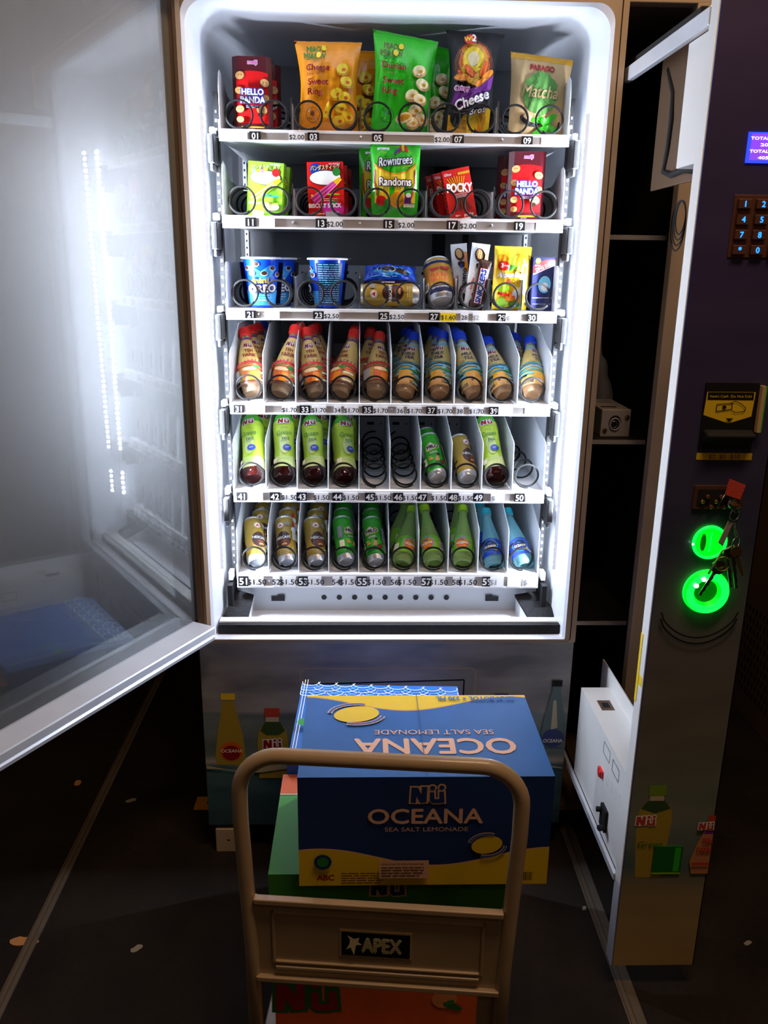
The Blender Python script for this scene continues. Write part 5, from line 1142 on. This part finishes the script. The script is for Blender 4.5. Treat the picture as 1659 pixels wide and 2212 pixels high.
b = key(kp(1552, 1225, .004), kp(1511, 1285, .004), 'steel', .014); b.build('key', kb)
ringat(kp(1562, 1218, -.003), .013, 'brass').build('key_ring', kb)
b = MB(); b.tube([kp(1586, 1178), kp(1560, 1190), kp(1545, 1215), kp(1530, 1240)], .0018, 'railgrey', 6); b.build('strap', kb)

# ------------------------------------------------------------ hand truck
ht = empty('platform_trolley', (0, -.6, 0), 'cream metal platform trolley with tubular handle standing in front of the machine', 'trolley')
ht_inv = Matrix.Translation((0, .6, 0))
HY = -.80; ya = math.radians(-5.5)
def HT(p):   # handle frame: local x, y, z -> world (turned a little about z, leaning slightly)
    x, y, z = p; return V3(.030+x*math.cos(ya)-y*math.sin(ya), HY+x*math.sin(ya)+y*math.cos(ya), z)
def w2(b, name, bevel=0.0, par=None):
    o = b.build(name, par or ht, bevel=bevel)
    if par is None: o.matrix_parent_inverse = ht_inv
    return o
hw, rT, zT, cr = .199, .0115, .792, .060
path = [HT((-hw+.012, 0, .10)), HT((-hw+.010, 0, .45)), HT((-hw, 0, zT-cr-.05)), HT((-hw, 0, zT-cr))]
path += [HT((-hw+cr-cr*math.cos(a), 0, zT-cr+cr*math.sin(a))) for a in np.linspace(0, math.pi/2, 9)[1:]]
path += [HT((x, 0, zT)) for x in np.linspace(-hw+cr+.03, hw-cr-.03, 5)]
path += [HT((hw-cr+cr*math.sin(a), 0, zT-cr+cr*math.cos(a))) for a in np.linspace(0, math.pi/2, 9)]
path += [HT((hw, 0, zT-cr-.05)), HT((hw-.010, 0, .45)), HT((hw-.012, 0, .10))]
b = MB(); b.tube(path, rT, 'powder', 16); w2(b, 'tube_handle')
b = MB(); pz0, pz1 = .408, .553; pw = .183
def PTf(x, z, y=0.0): return HT((x, y, z))
b.box(-pw, pw, -.004, .004, pz0, pz1, 'powder', T=HT)
for z0_, z1_, y0_ in ((pz1-.006, pz1+.003, -.012), (pz0-.003, pz0+.006, -.012), (pz0+.020, pz0+.026, -.009), (pz0+.031, pz0+.035, -.008)): b.box(-pw+(.03 if y0_ > -.012 else 0), pw-(.03 if y0_ > -.012 else 0), y0_, 0, z0_, z1_, 'powder', T=HT)
b.box(-pw+.025, pw-.025, -.007, 0, pz1-.026, pz1-.021, 'powder', T=HT); b.box(-pw+.025, -pw+.030, -.007, 0, pz0+.03, pz1-.021, 'powder', T=HT); b.box(pw-.030, pw-.025, -.007, 0, pz0+.03, pz1-.021, 'powder', T=HT)
for s_ in (-1, 1):
    for z in (pz0+.01, .48, pz1-.01): b.box(s_*pw-.004, s_*pw+.004, -.003, .003, z-.012, z+.012, 'powder', T=HT)
cpn = w2(b, 'cross_panel', .0015)
nf = HT((0, -1, 0))-HT((0, 0, 0)); ux = HT((1, 0, 0))-HT((0, 0, 0))
b = MB(); b.box(-.056, .052, -.0055, -.004, .458, .506, 'kraft', T=HT); b.box(-.053, .049, -.0062, -.0055, .461, .503, 'black', T=HT)
D = Dec(b, flat(HT((0, -.0062, 0)), ux, (0, 0, 1), nf)); D.text('APEX', .007, .482, .025, 'cream', .06, width=.058)
for k in range(7): D.rect(.007, .4705+.0037*k, .062, .0008, 'black')
D.poly([(-.044, .500), (-.034, .494), (-.026, .497), (-.028, .489), (-.022, .484), (-.031, .483), (-.034, .464), (-.039, .478), (-.046, .474), (-.041, .484), (-.040, .492)], 'cream')
w2(b, 'name_plate')
b = MB(); b.box(-.22, .22, .02, .70, .085, .10, 'powder', T=HT); b.box(-.225, .225, .015, .02, .07, .10, 'blackplastic', T=HT); w2(b, 'platform', .003)
b = MB(); b.box(pw-.030, pw-.005, .004, .012, .10, .396, 'powder', T=HT); w2(b, 'handle_brace')
for x in (-.17, .17):
    for y in (.10, .62):
        c = HT((x, y, .038)); b = MB(); b.lathe([(.014, -.012), (.038, -.011), (.038, .011), (.014, .012)], 24, 'blackplastic', T=lambda p, c=c: (c[0]+p[2], c[1]+p[0], c[2]+p[1])); b.box(c[0]-.016, c[0]+.016, c[1]-.02, c[1]+.02, .060, .085, 'steel'); w2(b, 'caster')

# ------------------------------------------------------------ cartons on the trolley
def carton_obj(name, x0, x1, y0, y1, z0, z1, rz, matn, deco, label, mats=None):
    o = empty(name, ((x0+x1)/2, (y0+y1)/2, z0), label, 'carton'); o.rotation_euler = (0, 0, rz)
    w, d_, h = x1-x0, y1-y0, z1-z0; b = MB(); b.box(-w/2, w/2, -d_/2, d_/2, 0, h, matn)
    deco(b, w, d_, h); b.build('cardboard_case', o); return o
def TOPM(w, d_, h): return flat((0, 0, h), (-1, 0, 0), (0, -1, 0), (0, 0, 1))      # read from behind
def FRM(d_): return flat((0, -d_/2, 0), (1, 0, 0), (0, 0, 1), (0, -1, 0))
def lemon(D, x, y, s):
    D.ell(x, y, .040*s, .026*s, 'kartyellow', .2)
    for sg in (-1, 1):
        P_ = [(x+.047*s*math.cos(a)*1.0, y+.034*s*math.sin(a)) for a in (np.linspace(1.2, 2.9, 9) if sg > 0 else np.linspace(4.4, 6.2, 9))]; D.line(P_, .009*s, 'kartprint'); D.line(P_, .0045*s, 'kartblue')
def deco_oceana(b, w, d_, h):
    D = Dec(b, FRM(d_), .0003); D.rect(0, h/2, w, h, 'kartnavy')
    D.strip(lambda x: 0, lambda x: .050+.016*math.cos((x+w*.42)/w*6.8)+.004, -w/2, w/2, 40, 'kartprint'); D.strip(lambda x: 0, lambda x: .048+.016*math.cos((x+w*.42)/w*6.8)+.004, -w/2, w/2, 40, 'kartyellow')
    nu(D, .004, h*.845, .030, 'kartnavy', 'kartprint'); D.text('OCEANA', .000, h*.655, .026, 'kartprint', .03, width=.178); D.text('SEA SALT LEMONADE', .002, h*.535, .0075, 'kartprint', 0, width=.130)
    lemon(D, .098, h*.385, .62); D.ell(-.160, h*.24, .014, .014, 'kartnavy'); D.ell(-.160, h*.24, .009, .009, 'leafgreen'); D.text('ABC', -.156, h*.095, .010, 'darkred', .05); D.small(-.098, h*.13, .066, 5, .0045, .0018, 'brown', 8)
    D.rect(-.032, h*.17, .078, .034, 'kartprint'); D.text('Imported & Distributed by', -.034, h*.17+.011, .0034, 'choc', 0, width=.066); D.small(-.034, h*.17+.003, .068, 4, .0052, .0018, 'choc', 4); D.barcode(w/2-.040, h*.10, .030, .016, bg=None)
    T = Dec(b, TOPM(w, d_, h), .0003); T.rect(0, 0, w, d_, 'kartblue')
    # yellow wave along the far edge (lower in this upside-down view)
    T.strip(lambda x: -d_/2, lambda x: -d_/2+.030+.024*math.cos((x-.02)/w*6.6), -w/2, w/2, 40, 'kartprint'); T.strip(lambda x: -d_/2, lambda x: -d_/2+.028+.024*math.cos((x-.02)/w*6.6), -w/2, w/2, 40, 'kartyellow')
    T.text('OCEANA', -.020, .042, .044, 'kartprint', .03, width=.262); T.text('SEA SALT LEMONADE', -.022, .000, .014, 'kartprint', 0, width=.200); lemon(T, .108, -.058, 1.0)
    T.text('ISI 24 BOTOL × 330 ML', -.105, -d_/2+.016, .013, 'kartblue', .03, width=.140)
    Sd = Dec(b, flat((w/2, 0, 0), (0, 1, 0), (0, 0, 1), (1, 0, 0)), .0003); Sd.rect(0, h/2, d_, h, 'kartnavy'); Sd.strip(lambda x: 0, lambda x: .062-.01*math.sin(x*20), -d_/2, d_/2, 16, 'kartyellow')
    T.rect(0, -.0, .0010, d_, 'kartnavy')
L_ = atZ(642, 1680, .70); R_ = atZ(1204, 1690, .70); Bk = atZ(900, 1503, .70)
carton_obj('lemonade_carton', L_[0], R_[0], L_[1], Bk[1], .502, .70, .0, 'kartblue', deco_oceana, 'blue and yellow lemonade carton on top of the stack behind the trolley handle')
def deco_green(b, w, d_, h):
    D = Dec(b, FRM(d_), .0003); nu(D, -.002, h*.86, .032, 'kartnavy', 'kartprint'); D.text('GREEN TEA', .10, h*.88, .010, 'dgreen', .02)
    T = Dec(b, TOPM(w, d_, h), .0003); T.rect(0, -d_/2+.030, w, .060, 'kartorange'); T.rect(0, -d_/2+.063, w, .004, 'kartprint'); T.rect(0, .02, w*.02, d_*.6, 'lgreen')
G0 = atZ(579, 1889, .50); G1 = atZ(1108, 1915, .50)
carton_obj('green_tea_carton', G0[0], G1[0]+.004, G0[1], G0[1]+.275, .302, .50, .0, 'kartgreen', deco_green, 'green carton directly under the blue lemonade carton on the trolley')
def deco_orange(b, w, d_, h):
    D = Dec(b, FRM(d_), .0003); nu(D, -.138, h*.74, .062, 'darkred', 'dgreen'); D.ell(.095, h*.70, .022, .020, 'peach'); D.ell(.110, h*.62, .018, .007, 'dgreen', -.4); D.ell(.104, h*.66, .010, .005, 'leafgreen', .5)
carton_obj('orange_carton', G0[0]+.005, G1[0]+.002, G0[1], G0[1]+.30, .102, .30, .0, 'kartorange', deco_orange, 'orange carton at the bottom of the stack seen below the cross panel')
def deco_wave(b, w, d_, h):
    T = Dec(b, TOPM(w, d_, h), .0003)
    for k in range(9):
        c = -w/2+w*(k+.5)/9
        for j in range(5): T.line([(max(-w/2+.002, min(w/2-.002, c+(w/16+.004*j)*math.cos(a))), -d_/2+.006+.012*j+.020*math.sin(a)) for a in np.linspace(.1, 3.0, 9)], .0016, 'kartlight' if j % 2 else 'ivory')
    for k in range(2): T.line([(w/2-.008-.006*k, y) for y in np.linspace(-d_/2+.002, d_/2-.002, 8)], .0012, 'ivory')
    T.ell(w/2-.02, .03, .012, .014, 'leafgreen')
Wb = atZ(667, 1481, .525); Wf = atZ(620, 1650, .525)
carton_obj('sea_wave_carton', Wf[0]+.004, Wf[0]+.36, Wf[1], Wb[1], .302, .525, -.03, 'kartblue', deco_wave, 'light blue carton with white wave pattern behind the lemonade carton')
carton_obj('plain_blue_carton', Wf[0]+.02, Wf[0]+.36, Wf[1]+.022, Wb[1], .102, .300, 0, 'kartnavy', lambda b, w, d_, h: None, 'dark blue carton hidden at the back of the stack, on the platform')
